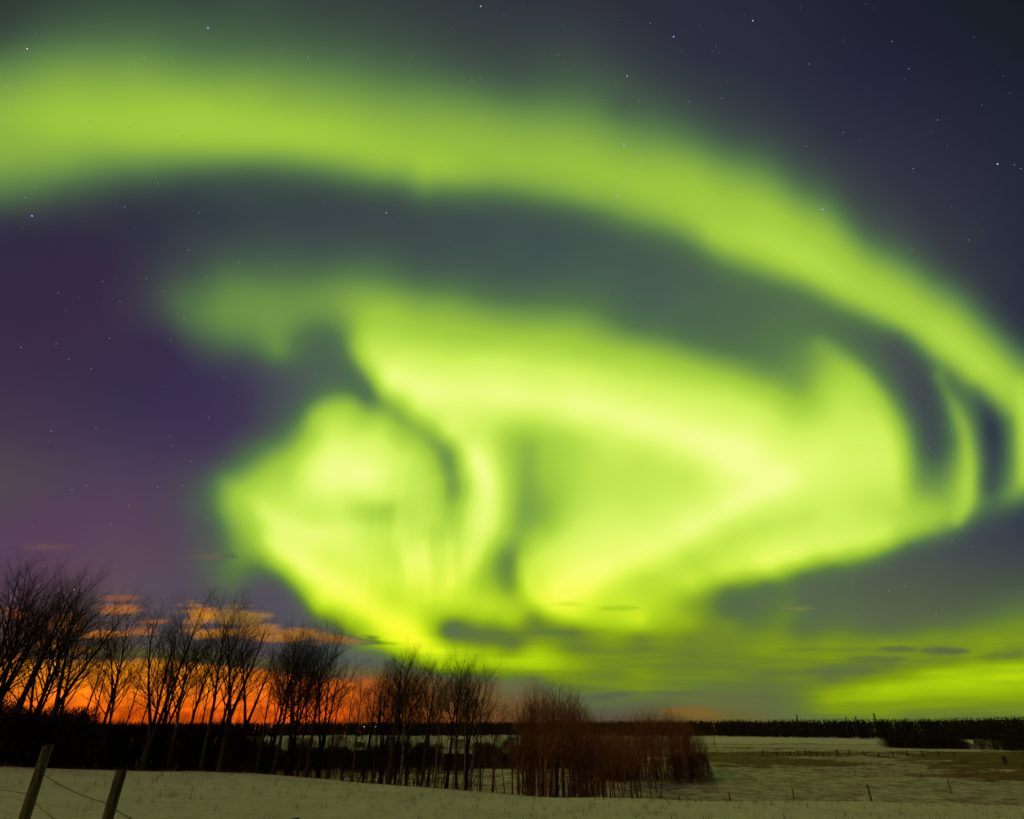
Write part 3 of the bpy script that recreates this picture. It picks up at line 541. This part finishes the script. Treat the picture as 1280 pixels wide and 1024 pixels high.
for k, px, pt, r in [('slim_a', 118, 790, 41), ('tall_b', 146, 786, 43), ('slim_b', 178, 780, 42), ('fork_b', 210, 778, 43), ('tall_a', 240, 776, 42), ('broad_b', 280, 776, 43), ('fork_a', 310, 788, 42), ('slim_a', 344, 800, 41), ('broad_a', 376, 800, 43), ('fork_b', 408, 800, 42), ('slim_b', 436, 826, 42),
                     ('tall_a', 462, 832, 43), ('fork_b', 483, 828, 42), ('broad_b', 515, 828, 42), ('tall_b', 541, 834, 42), ('broad_a', 562, 830, 43), ('fork_a', 585, 836, 42), ('slim_a', 602, 850, 42), ('tall_b', 618, 872, 43), ('broad_b', 500, 824, 44), ('broad_a', 345, 792, 44)]:
    put_tree(k, px, pt, r, 'bare tree half hidden among the larger trees of the left belt', px * .7, (0, .01), group='smaller trees filling the left belt')
rs = random.Random(21)
# low brush in the glow
BRUSH = dict(levels=3, kids=(8, 5, 3), start=(.15, .2, .1), ang=(34, 36, 38), len=(.5, .5, .5), taper=(.5, .4, .3), bend=(.1, .13, .16, .18), up=(.03, .08, .05, .03), thick=.014)
def shrub_mesh(seed, H, nst, spread, P=BRUSH, rad=.016):
    rnd = random.Random(seed); st, cr = MB(), MB()
    for k in range(nst):
        a = rnd.uniform(0, 6.283); q = rnd.random() ** .5 * spread
        d = Vector((math.cos(a) * q * .5 + rnd.gauss(0, .08), math.sin(a) * q * .5 + rnd.gauss(0, .08), 1)).normalized()
        grow(rnd, st, cr, Vector((math.cos(a) * q, math.sin(a) * q, -.15)), d, H * rnd.uniform(.55, 1.0), rad, 0, P)
    return st.mesh('stems', True), cr.mesh('twigs')
SH = {k: shrub_mesh(*v) for k, v in dict(bush_a=(31, 3, 20, .9), bush_b=(32, 3, 26, 1.2), bush_c=(33, 3, 16, .7)).items()}
def put_shrub(key, x, y, h, label, group, mats, wide=1, name='bare_shrub', cat='shrub'):
    root = empty(name, (x, y, hz(x, y)), rs.uniform(0, 6.28)); s = h / 3.0; root.scale = (s * wide, s * wide, s)
    for me_, nm, mt in zip(SH[key], ('stems', 'twigs'), mats):
        k2 = me_.name + mt.name
        m2 = bpy.data.meshes.get(nm + '_' + key + '_' + mt.name)
        if not m2: m2 = me_.copy(); m2.name = nm + '_' + key + '_' + mt.name; m2.materials.append(mt)
        link(nm, m2, None, root)
    tag(root, label, cat, group); return root
for i in range(34):
    px = (90 + i * 9 if i < 26 else 330 + (i - 26) * 34) + rs.uniform(-6, 6); r = rs.uniform(38, 43); x, y = at_pixel_col(px, r)
    h = top_z(rs.uniform(848, 888), y) - hz(x, y)
    put_shrub(rs.choice(['bush_a', 'bush_b', 'bush_c']), x, y, h, 'twiggy brown shrub among the trunks on the brow of the rise', 'shrubs among the trunks', (M['bark'], M['twig']), .8)
# dense black thicket at the left
def thick_mesh(seed, H, W):
    rnd = random.Random(seed); mb = MB(); st = MB()
    for k in range(14):
        a = rnd.uniform(0, 6.283); q = rnd.random() ** .5 * W * .6
        st.tube([Vector((math.cos(a) * q * .6, math.sin(a) * q * .6, -.2)), Vector((math.cos(a) * q, math.sin(a) * q, H * .7))], [.03, .01], 4)
    for k in range(4200):
        z = rnd.random() ** .8; a = rnd.uniform(0, 6.283); q = rnd.random() ** .5 * W * (1 - .55 * z ** 2) * (1 + .2 * math.sin(3 * a + seed))
        p = Vector((math.cos(a) * q, math.sin(a) * q, z * H * (.92 + .08 * math.sin(5 * a)))); d = Vector((rnd.gauss(0, .4), rnd.gauss(0, .4), rnd.uniform(.3, 1))).normalized()
        l = rnd.uniform(.12, .38); wv = d.orthogonal().normalized() * rnd.uniform(.008, .022)
        wv.rotate(Matrix.Rotation(rnd.uniform(0, 6.28), 3, d)); mb.tri(p - wv, p + wv, p + d * l)
    return st.mesh('stems'), mb.mesh('twigs')
SH['thick_a'] = thick_mesh(41, 3, 1.9); SH['thick_b'] = thick_mesh(42, 3, 1.6); SH['thick_c'] = thick_mesh(43, 3, 2.2)
DK = (M['bark'], M['dark_brush'])
for i, (px, pt, r) in enumerate([(-50, 850, 37), (-20, 862, 38), (5, 878, 36), (25, 886, 38), (45, 890, 36), (65, 884, 37), (88, 886, 36), (105, 884, 38), (125, 902, 36), (-35, 862, 41), (15, 884, 42), (60, 888, 41), (100, 890, 41),
                                 (150, 900, 37), (175, 903, 38), (198, 904, 38), (225, 905, 37), (250, 904, 38), (275, 900, 39), (300, 906, 38), (322, 912, 38), (210, 908, 42), (160, 906, 42), (260, 910, 42)]):
    x, y = at_pixel_col(px, r); h = top_z(pt, y) - hz(x, y)
    far = px > 130
    put_shrub('thick_' + 'abc'[i % 3], x, y, h, 'low dark bush filling the gap beneath the bare trees' if far else 'tall black bush in the dense thicket behind the left fence posts', 'low dark bushes under the trees' if far else 'dense thicket at the left', DK, .85 if not far else .62, 'dark_bush', 'bush')
# saplings on the brow near the centre
proto('sap_a', 5, seed=51, P=dict(SLIM, levels=3, kids=(12, 5, 4), start=(.35, .2, .1)), rad=.045, mats=(M['red_bark'], M['red_twig']))
proto('sap_b', 5, seed=52, P=dict(SLIM, levels=3, kids=(14, 6, 4), start=(.3, .2, .1), ang=(38, 36, 38), len=(.36, .5, .5)), rad=.05, mats=(M['red_bark'], M['red_twig']))
proto('sap_c', 6, seed=53, P=dict(TALL, levels=4, kids=(15, 7, 6, 3), start=(.25, .2, .1, .1), len=(.42, .52, .5, .5)), rad=.06, mats=(M['red_bark'], M['red_twig']))
for px, pt, r in [(604, 905, 36), (615, 892, 37), (622, 910, 36), (631, 895, 38), (598, 900, 38), (640, 905, 37)]:
    put_tree(rs.choice(['sap_a', 'sap_b']), px, pt, r, 'thin leaning sapling between the last tall tree and the reddish clump', rs.uniform(0, 6), (rs.gauss(0, .06), rs.gauss(0.02, .1)), 'sapling', 'saplings left of the reddish clump')
for i in range(70):
    px = 640 + 125 * rs.random() ** 1.05; env = np.interp(px, [638, 655, 668, 690, 708, 725, 745, 760], [885, 862, 848, 850, 850, 866, 884, 900])
    put_tree(rs.choice(['sap_c', 'sap_c', 'sap_b']), px, env - 9 + 34 * rs.random() ** 1.5, 36 + (10 + max(0, px - 690) * .45) * rs.random() + max(0, px - 715) * .25, 'thin stemmed bare tree in the reddish brown clump right of centre', rs.uniform(0, 6), (rs.gauss(0, .05), rs.gauss(0, .07)), 'slender_bare_tree', 'reddish clump of slender trees right of centre')
RB = (M['red_bark'], M['red_twig'])
for i in range(7):
    px = rs.uniform(665, 745); x, y = at_pixel_col(px, rs.uniform(38, 46)); h = top_z(rs.uniform(885, 910), y) - hz(x, y)
    put_shrub(rs.choice(['bush_a', 'bush_b', 'bush_c']), x, y, h, 'reddish shrub at the foot of the slender tree clump', 'shrubs in the reddish clump', RB, .6)
for i in range(34):
    px = rs.uniform(722, 815); env = np.interp(px, [720, 745, 770, 790, 815], [872, 886, 893, 893, 890])
    put_tree(rs.choice(['sap_c', 'sap_b']), px, env + 16 * rs.random(), rs.uniform(58, 92), 'small reddish bare tree in the lower middle part joining the clump to the rounded thicket', rs.uniform(0, 6), (rs.gauss(0, .06), rs.gauss(0, .07)), 'slender_bare_tree', 'reddish trees joining the clump and the thicket')
# round thicket further out to the right of centre
for i in range(90):
    a = rs.uniform(0, 6.283); q = rs.random() ** .5; px = 812 + 66 * q * math.cos(a); r = 102 + 13 * q * math.sin(a)
    env = np.interp(px, [745, 770, 790, 810, 835, 850, 870, 885], [905, 893, 888, 884, 884, 890, 902, 925])
    put_tree(rs.choice(['sap_c', 'sap_c', 'sap_b']), px, env - 5 + rs.uniform(0, 12), r, 'small reddish bare tree in the rounded thicket left of the open snowfield', rs.uniform(0, 6), (rs.gauss(0, .04), rs.gauss(0, .05)), 'thicket_tree', 'rounded reddish thicket beside the open snowfield')
for i in range(13):
    a = rs.uniform(0, 6.283); px = rs.uniform(752, 888); r = rs.uniform(90, 104); x, y = at_pixel_col(px, r); h = top_z(rs.uniform(936, 950), y) - hz(x, y)
    put_shrub('thick_' + rs.choice('abc'), x, y, max(h, 1.5), 'dark bush at the foot of the rounded reddish thicket', 'dark bushes under the rounded thicket', (M['red_bark'], M['brush']), .9, 'dark_bush', 'bush')
# hedgerows crossing the hollow behind the trees
for row, (r0, p0, p1, n_, pt) in enumerate([(122, 330, 760, 40, 936), (150, 300, 700, 26, 931), (215, 250, 760, 20, 922)]):
    for i in range(n_):
        px = p0 + (p1 - p0) * (i + rs.random()) / n_
        if row != 2 and 552 < px < 594: continue
        x, y = at_pixel_col(px, r0 + rs.uniform(-5, 5)); h = max(.9, top_z(pt + rs.uniform(-4, 7), y) - hz(x, y))
        put_shrub('thick_' + rs.choice('abc'), x, y, h, ('dark bush in the hedgerow crossing the hollow behind the trees', 'dark bush in the middle hedgerow behind the trees', 'bush in the farthest thin hedgerow behind the trees', 'low dark bush on the near side of the hollow, left of the shed')[row], ('hedgerow across the hollow', 'middle hedgerow', 'farthest hedgerow', 'bushes left of the shed')[row], (M['bark'], M['dark_brush'] if row != 2 else M['brush']), 1.8, 'hedge_bush', 'bush')

# bushes out on the snowfield, right
for px, r, pt, wd, lb, gp in [(1100, 262, 921, 1.5, 0, 0), (1110, 265, 919, 1.6, 0, 0), (1121, 262, 918.5, 1.6, 0, 0), (1133, 264, 919, 1.6, 0, 0), (1145, 262, 920, 1.6, 0, 0), (1157, 265, 919, 1.6, 0, 0), (1169, 262, 918.5, 1.6, 0, 0), (1181, 264, 920.5, 1.6, 0, 0), (1190, 260, 926, 1.6, 0, 0),
                              (1212, 262, 924, 1.4, 1, 1), (1228, 250, 922, 1.8, 1, 1), (1243, 244, 917, 1.9, 1, 1), (1257, 240, 918, 2, 1, 1), (1270, 238, 917, 2, 1, 1), (1284, 236, 916, 2, 1, 1), (1250, 225, 924, 1.6, 1, 1), (1276, 215, 924, 1.7, 1, 1),
                              (1262, 118, 958, .8, 2, 2), (1274, 115, 956, .9, 2, 2), (1284, 113, 957, .9, 2, 2), (1236, 150, 945, .7, 2, 2), (1270, 190, 930, 1, 2, 2)]:
    for dpx, dr, dpt in ((0, 0, 0), (5, -4, 1), (-4, 5, .6)):
     if (lb and dpx) or dpx < 0: continue
     x, y = at_pixel_col(px + dpx, r + dr); h = max(1.0, top_z(pt + dpt, y) - hz(x, y))
     put_shrub('thick_' + rs.choice('abc'), x, y, h, ('dark bush in the long low row standing on the snow strip', 'dark bush in the mass running off the right edge', 'low scrubby bush in the brown grass at the right edge')[lb], ('long low bush row on the snow strip', 'bush mass at the right edge', 'scrub in the brown grass')[gp], (M['bark'], M['dark_brush'] if lb < 2 else M['brush']), wd, 'field_bush', 'bush')
# lone small tree at the right of the thicket
put_tree('sap_b', 889, 899, 150, 'lone small bare tree just right of the rounded thicket', 1, (0, 0), 'bare_tree', None)

# ------------------------------------------------------------------ distant wood along the horizon
rw = random.Random(77); dw = MB()
for i in range(5600):
    px = rw.uniform(-140, 1420); r = 405 + rw.random() * 90; x, y = at_pixel_col(px, r); z = hz(x, y)
    tz = top_z(np.interp(px, [-100, 300, 640, 900, 1000, 1150, 1280, 1400], [902, 901, 900, 898, 897.5, 896, 893.5, 893]) + 2.2 * (float(fbm(np.array([px / 34.]), np.array([.5]), 3)[0]) - .42) + abs(rw.gauss(0, 1.3)) + (1.5 if rw.random() < .5 else 0), y); H = tz - z
    if H < 3: continue
    dw.tube([Vector((x, y, z - .3)), Vector((x, y, z + H * .85))], [.16, .05], 3)
    W = H * rw.uniform(.13, .22); con = rw.random() < .35
    for k in range(26):
        t_ = rw.random() ** 1.1; q = (W * (1.15 - t_) if con else W * (1.1 - .7 * abs(t_ - .45))) * rw.random() ** .5; a = rw.uniform(0, 6.283)
        p = Vector((x + math.cos(a) * q, y + math.sin(a) * q, z + H * (.04 + .93 * t_))); s = rw.uniform(.25, .75) * (1.0 if t_ < .85 else .5)
        dw.tri(p + Vector((-s * rw.random(), rw.uniform(-.3, .3), -s * .6)), p + Vector((s * rw.random(), rw.uniform(-.3, .3), -s * .5)), p + Vector((rw.uniform(-.2, .2), 0, s)))
tag(dw.build('distant_wood', M['conifer']), 'dark far-off wood forming a low band along the whole horizon', 'woodland', kind='stuff')
def spruce_mesh(seed):
    rnd = random.Random(seed); tr, cr = MB(), MB(); H = 10
    tr.tube([Vector((0, 0, -.3)), Vector((0, 0, H * .97))], [.16, .02], 6)
    for k in range(1500):
        t_ = rnd.random() ** .75; q = 1.9 * (1 - t_) ** .85 + .08; a = rnd.uniform(0, 6.283); z = H * (.08 + .9 * t_); q0 = q * rnd.random() ** .6
        p = Vector((math.cos(a) * q0, math.sin(a) * q0, z - q0 * .25)); d = Vector((math.cos(a), math.sin(a), -.2)) * rnd.uniform(.2, .45); w_ = Vector((-math.sin(a), math.cos(a), 0)) * .12
        cr.tri(p - w_, p + w_, p + d)
    return tr.mesh('trunk'), cr.mesh('crown')
sm = spruce_mesh(5)
for px, pt, lb in [(996, 892.5, 'pointed spruce poking above the horizon wood just right of the reddish glow'), (1093, 890.5, 'tallest pointed spruce above the horizon wood, over the long bush row'), (1057, 895, 'left of two small spruces above the horizon wood'), (1069, 895, 'right of two small spruces above the horizon wood')]:
    root = make_tree('spruce_tree', sm, (M['bark'], M['conifer'])); x, y = at_pixel_col(px, 400); z = hz(x, y); s = (top_z(pt, y) - z) / 10; root.location = (x, y, z); root.scale = (s, s, s); tag(root, lb, 'tree', 'spruces above the horizon wood')

# ------------------------------------------------------------------ shed in the hollow
sx, sy = at_pixel_col(573, 112); szz = hz(sx, sy)
shed = tag(empty('shed', (sx, sy, szz), .15), 'small dark shed with a pale snowy roof edge behind the tree trunks', 'shed')
m = MB(); m.box((0, 0, 1.1), (2.2, 1.6, 1.2)); m.build('wall', M['shed_wall'], shed)
m = MB(); v0 = len(m.v)
m.v += [(-2.5, -2.0, 2.30), (2.5, -2.0, 2.30), (2.5, 2.0, 2.75), (-2.5, 2.0, 2.75), (-2.5, -2.0, 2.42), (2.5, -2.0, 2.42), (2.5, 2.0, 2.87), (-2.5, 2.0, 2.87)]
m.f += [(0, 3, 2, 1), (4, 5, 6, 7), (0, 1, 5, 4), (1, 2, 6, 5), (2, 3, 7, 6), (3, 0, 4, 7)]; m.build('roof', M['roof_snow'], shed)
m = MB(); m.box((-.4, -1.62, .95), (.5, .03, .95)); d_ = m.build('door', M['bark'], shed); m = MB(); m.box((0, -1.68, .95), (.03, .03, .08)); m.build('handle', M['metal'], d_)
# yard lamps far off
for px, lb in ((368, 'tiny distant yard lamp seen low below the two trunked tree'), (457, 'left of a pair of tiny distant yard lamps'), (471, 'right and brighter of a pair of tiny distant yard lamps')):
    x, y = at_pixel_col(px, 340); z = hz(x, y); rt = tag(empty('yard_lamp', (x, y, z)), lb, 'lamp', 'distant yard lamps')
    zt = top_z(908.5, y) - z
    m = MB(); m.tube([Vector((0, 0, -.2)), Vector((0, 0, zt))], [.09, .06], 8); m.tube([Vector((0, 0, zt)), Vector((0, -.6, zt + .1))], [.04, .04], 6); m.build('pole', M['metal'], rt)
    lm = bpy.data.materials.get('lamp_glass')
    if not lm:
        lm = bpy.data.materials.new('lamp_glass'); lm.use_nodes = True; bb = lm.node_tree.nodes['Principled BSDF']; bb.inputs['Emission Color'].default_value = (.75, 1, .85, 1); bb.inputs['Emission Strength'].default_value = 2.2
    m = MB(); m.tube([Vector((0, -.6, zt + .15)), Vector((0, -.62, zt)), Vector((0, -.62, zt - .15))], [.10, .2, .13], 10); m.build('lamp_head', lm, rt)

# ------------------------------------------------------------------ fences
def rough_post(seed, H, rad, rings=12, n=14, taper=.9):
    rnd = random.Random(seed); mb = MB(); ph = [rnd.uniform(0, 6.28) for _ in range(4)]
    for i in range(rings + 1):
        z = -.35 + (H + .35) * i / rings; r = rad * (1 - (1 - taper) * i / rings)
        for k in range(n):
            a = 6.2832 * k / n; rr_ = r * (1 + .05 * math.sin(2 * a + ph[0]) + .04 * math.sin(3 * a + z * 3 + ph[1]) + rnd.uniform(-.018, .018))
            mb.v.append((math.cos(a) * rr_ + .012 * math.sin(z * 2 + ph[2]), math.sin(a) * rr_ + .01 * math.sin(z * 2.6 + ph[3]), z))
    for i in range(rings):
        for k in range(n): k2 = (k + 1) % n; mb.f.append((i * n + k, i * n + k2, (i + 1) * n + k2, (i + 1) * n + k))
    c = len(mb.v); o = rings * n        # chamfered, slightly slanted sawn top
    for k in range(n):
        x, y, z = mb.v[o + k]; mb.v.append((x * .88, y * .88, z + .012 + x * .15))
    for k in range(n): k2 = (k + 1) % n; mb.f.append((o + k, o + k2, c + k2, c + k))
    mb.f.append(tuple(c + k for k in range(n)))
    return mb.mesh('fence_post', True)
near = tag(empty('barbed_wire_fence', (-5, 8.3, 0)), 'wooden post and barbed wire fence in the bottom left corner of the snow', 'fence')
posts = []
def pix_ray(px, py, depth):
    u = (px - 640) / 692; v = (512 - py) / 692
    return Vector((u, math.cos(PITCH) - v * math.sin(PITCH), math.sin(PITCH) + v * math.cos(PITCH))) * depth + Vector((0, 0, EYE))
for i, (p, rad) in enumerate([(Vector((-12.5, 13.6, 1.45)), .085), (pix_ray(63, 933, 8.0), .076), (pix_ray(150, 964, 6.0), .057), (Vector((-1.5, 4.6, 1.08)), .07)]):
    z = hz(p.x, p.y); o = link('fence_post', rough_post(60 + i, p.z - z, rad), M['wood'], near)
    o.location = (p.x + 5, p.y - 8.3, z); posts.append(p); o.rotation_euler = (0, R((0, -2.2, .6, 0)[i]), 0)
for dz, sag in ((.27, .04), (.56, .06)):
    mb = MB(); rw2 = random.Random(int(dz * 100))
    for a_, b_ in zip(posts[:-1], posts[1:]):
        off = (a_ - b_).cross(Vector((0, 0, 1))).normalized() * -.075
        A_, B_ = a_ - Vector((0, 0, dz)) + off, b_ - Vector((0, 0, dz)) + off; L_ = (B_ - A_).length; ns = 24
        pts = [A_.lerp(B_, k / ns) - Vector((0, 0, sag * 4 * (k / ns) * (1 - k / ns))) for k in range(ns + 1)]
        mb.tube([p - Vector((-5, 8.3, 0)) for p in pts], [.0032] * (ns + 1), 5)
        nb = int(L_ / .13)
        for k in range(1, nb):
            t_ = k / nb; c = A_.lerp(B_, t_) - Vector((0, 0, sag * 4 * t_ * (1 - t_))) - Vector((-5, 8.3, 0))
            for _ in range(2):
                d = Vector((rw2.gauss(0, 1), rw2.gauss(0, 1), rw2.gauss(0, 1))).normalized() * .018; mb.tube([c - d, c + d], [.0022, .0012], 3)
    mb.build('barbed_wire', M['wire'], near)
for p in posts[1:3]:
    mb = MB()
    for dz in (.27, .56):
        c = p - Vector((-5, 8.3, dz)) + Vector((.035, -.062, 0)); mb.tube([c + Vector((-.012, .01, .02)), c + Vector((0, -.012, 0)), c + Vector((.012, .01, -.02))], [.003] * 3, 5)
    mb.build('staple', M['metal'], near)
# wire fence across the foot of the slope
ff = tag(empty('pasture_fence', (20, 45, -4)), 'thin leaning post and wire fence crossing below the snow brow at right', 'fence')
prev = []
for i, (px, ptop, r, H) in enumerate([(765, 997, 92, 1.2), (792, 996, 86, 1.2), (849, 995, 78, 1.2), (911, 991, 70, 1.25), (990, 986, 60, 1.3), (1084, 981, 50, 1.35), (1184, 974.5, 44, 1.4), (1300, 968, 42, 1.4), (1430, 960, 42, 1.4)]):
    # bearing of the post, its top read against the slope
    u = (px - 640) / 692; best = None
    for rr_ in np.arange(35, 110, .5):
        a_, b_ = slope_of(ptop); y = rr_ / math.sqrt(1 + (u / b_) ** 2); x = u / b_ * y; tz = EYE + a_ / b_ * y; h = tz - hz(x, y)
        if best is None or abs(h - H) < abs(best[3] - H): best = (x, y, tz, h)
    x, y, tz, h = best; z = hz(x, y); o = link('fence_post', rough_post(80 + i, h, .065, 5, 8), M['wood'], ff); o.location = (x - 20, y - 45, z + 4)
    prev.append(Vector((x - 20, y - 45, z + 4 + h)))
for dz in (.15, .5, .85):
    mb = MB()
    for a_, b_ in zip(prev[:-1], prev[1:]): mb.tube([a_ - Vector((0, 0, dz)), (a_ + b_) / 2 - Vector((0, 0, dz + .08)), b_ - Vector((0, 0, dz))], [.004] * 3, 3)
    mb.build('wire', M['wire'], ff)
# old rail fence in the middle of the snowfield
rf = tag(empty('rail_fence', (60, 165, -7)), 'low old rail fence in the middle of the snowfield', 'fence'); pp = []
for i, px in enumerate([945, 962, 978, 988, 997, 1003, 1010, 1018, 1034, 1037, 1050, 1068, 1085, 1103, 1120, 1139, 1158, 1177]):
    x, y = at_pixel_col(px, 178 + (px - 945) * .03); z = hz(x, y); H = 1.15 + .25 * math.sin(i * 5.1)
    o = link('fence_post', rough_post(100 + i, H, .15, 4, 7), M['bark'], rf); o.location = (x - 60, y - 165, z + 7); o.rotation_euler = (0, .12 * math.sin(i * 3.3), 0); pp.append(Vector((x - 60, y - 165, z + 7 + H)))
for a_, b_ in zip(pp[:-1], pp[1:]):
    mb = MB(); mb.tube([a_ - Vector((0, .16, .25)), b_ - Vector((0, .16, .28))], [.045, .04], 6)
    mb.build('rail', M['bark'], rf)

# ------------------------------------------------------------------ stars
def star_mat(name, c, s):
    m = bpy.data.materials.new(name); m.use_nodes = True; t = m.node_tree; t.nodes.clear(); o = t.nodes.new('ShaderNodeOutputMaterial'); e = t.nodes.new('ShaderNodeEmission')
    e.inputs[0].default_value = (*c, 1); e.inputs[1].default_value = s; t.links.new(e.outputs[0], o.inputs[0]); m.cycles.emission_sampling = 'NONE'; return m
def ico(rad):
    v = [(1, 0, 0), (-1, 0, 0), (0, 1, 0), (0, -1, 0), (0, 0, 1), (0, 0, -1)]; k = .62
    v += [(x * k, y * k, z * k) for x in (-1, 1) for y in (-1, 1) for z in (-1, 1)]
    mb = MB(); mb.v = [tuple(c * rad for c in p) for p in v]
    for sx_ in (-1, 1):
        for sy_ in (-1, 1):
            for sz_ in (-1, 1):
                c = 6 + (sx_ > 0) * 4 + (sy_ > 0) * 2 + (sz_ > 0); X = 0 if sx_ > 0 else 1; Y = 2 if sy_ > 0 else 3; Z = 4 if sz_ > 0 else 5
                mb.f += [(X, Y, c), (Y, Z, c), (Z, X, c)]
    return mb.mesh('star')
SM = {}
for k, c, s, r_ in (('blue', (.3, .36, 1), 1.4, 4.0), ('white', (.9, .95, 1), .9, 3.2), ('mid', (.6, .68, .72), .55, 2.3), ('faint', (.45, .5, .6), .36, 2.0)):
    SM[k] = ico(r_); SM[k].materials.append(star_mat('star_' + k, c, s))
def put_star(px, py, k, label, group='stars across the night sky'):
    d = pix_ray(px, py, 1) - Vector((0, 0, EYE)); d.normalize(); o = bpy.data.objects.new('star', SM[k]); col.objects.link(o); o.location = Vector((0, 0, EYE)) + d * 4200; o.rotation_euler = (px, py, 0)
    tag(o, label, 'star', group)
for px, py, k, lb in [(260, 35, 'blue', 'bright blue star above the left part of the aurora arc'), (842, 46, 'blue', 'brightest blue star, in the dark sky at upper right'), (784, 95, 'blue', 'blue star just above the aurora arc, lower left of the brightest one'), (780, 181, 'blue', 'blue star inside the upper part of the aurora arc'),
   (772, 245, 'blue', 'blue star near the lower edge of the aurora arc'), (1028, 262, 'blue', 'blue star on the right shoulder of the aurora arc'), (40, 270, 'blue', 'blue star under the aurora arc near the left edge'), (310, 822, 'blue', 'bright star shining through the bare branches at the left'), (415, 409, 'mid', 'star at the notch where the dark sky meets the swirl'),
   (483, 266, 'white', 'star in the dark band under the middle of the arc'), (34, 61, 'white', 'white star at the upper left above the arc'), (93, 737, 'white', 'white star just above the leftmost treetops'), (941, 26, 'white', 'white star near the top edge, right of the brightest blue one'), (601, 8, 'white', 'white star at the top edge near the middle'), (1247, 205, 'white', 'white star alone near the right edge')]:
    put_star(px, py, k, lb)
ST = """180 73 161 84 216 77 291 106 7 107 98 126 10 203 36 207 31 247 43 234 156 259 197 230 248 266 303 216 385 71 477 60 514 70 457 158 473 187 408 213 479 219 404 254 590 100 602 97 633 130 558 224 629 231 625 252 770 105 758 125 798 126 861 127 902 123 813 29 698 68 771 193 761 278 669 251 846 262 1011 80 1054 166 1008 183 1141 211 1172 150 1136 86 1115 52 1268 206 1276 211 1211 300 1140 313 1166 367 989 375 997 387 998 437 236 313 299 328 183 348 259 347 204 364 150 377 73 366 230 398 213 425 26 434 70 430 137 423 86 449 114 461 280 473 261 522 64 539 212 545 215 558 280 577 239 577 120 535 128 352 346 331 446 347 477 344 364 378 436 408 459 406 502 431 533 324 563 303 542 386 601 400 393 470 541 541 762 357 761 365 746 377 821 405 883 500 614 713 548 779 667 802 858 764 1189 538 1258 564 1161 560 197 609 161 632 138 655 90 613 108 607 257 649 228 607 233 707 249 751 1190 676 1066 730 1111 739 1132 733 1170 767 1098 704 816 784"""
s_ = [int(v) for v in ST.split()]
for i in range(0, len(s_), 2): put_star(s_[i], s_[i + 1], 'mid', 'small pale point of starlight', 'small pale stars')
for i in range(155): put_star(rs.uniform(5, 1275), rs.choice([rs.uniform(5, 300), rs.uniform(5, 760)]), 'faint', 'very faint pinprick star', 'very faint stars')
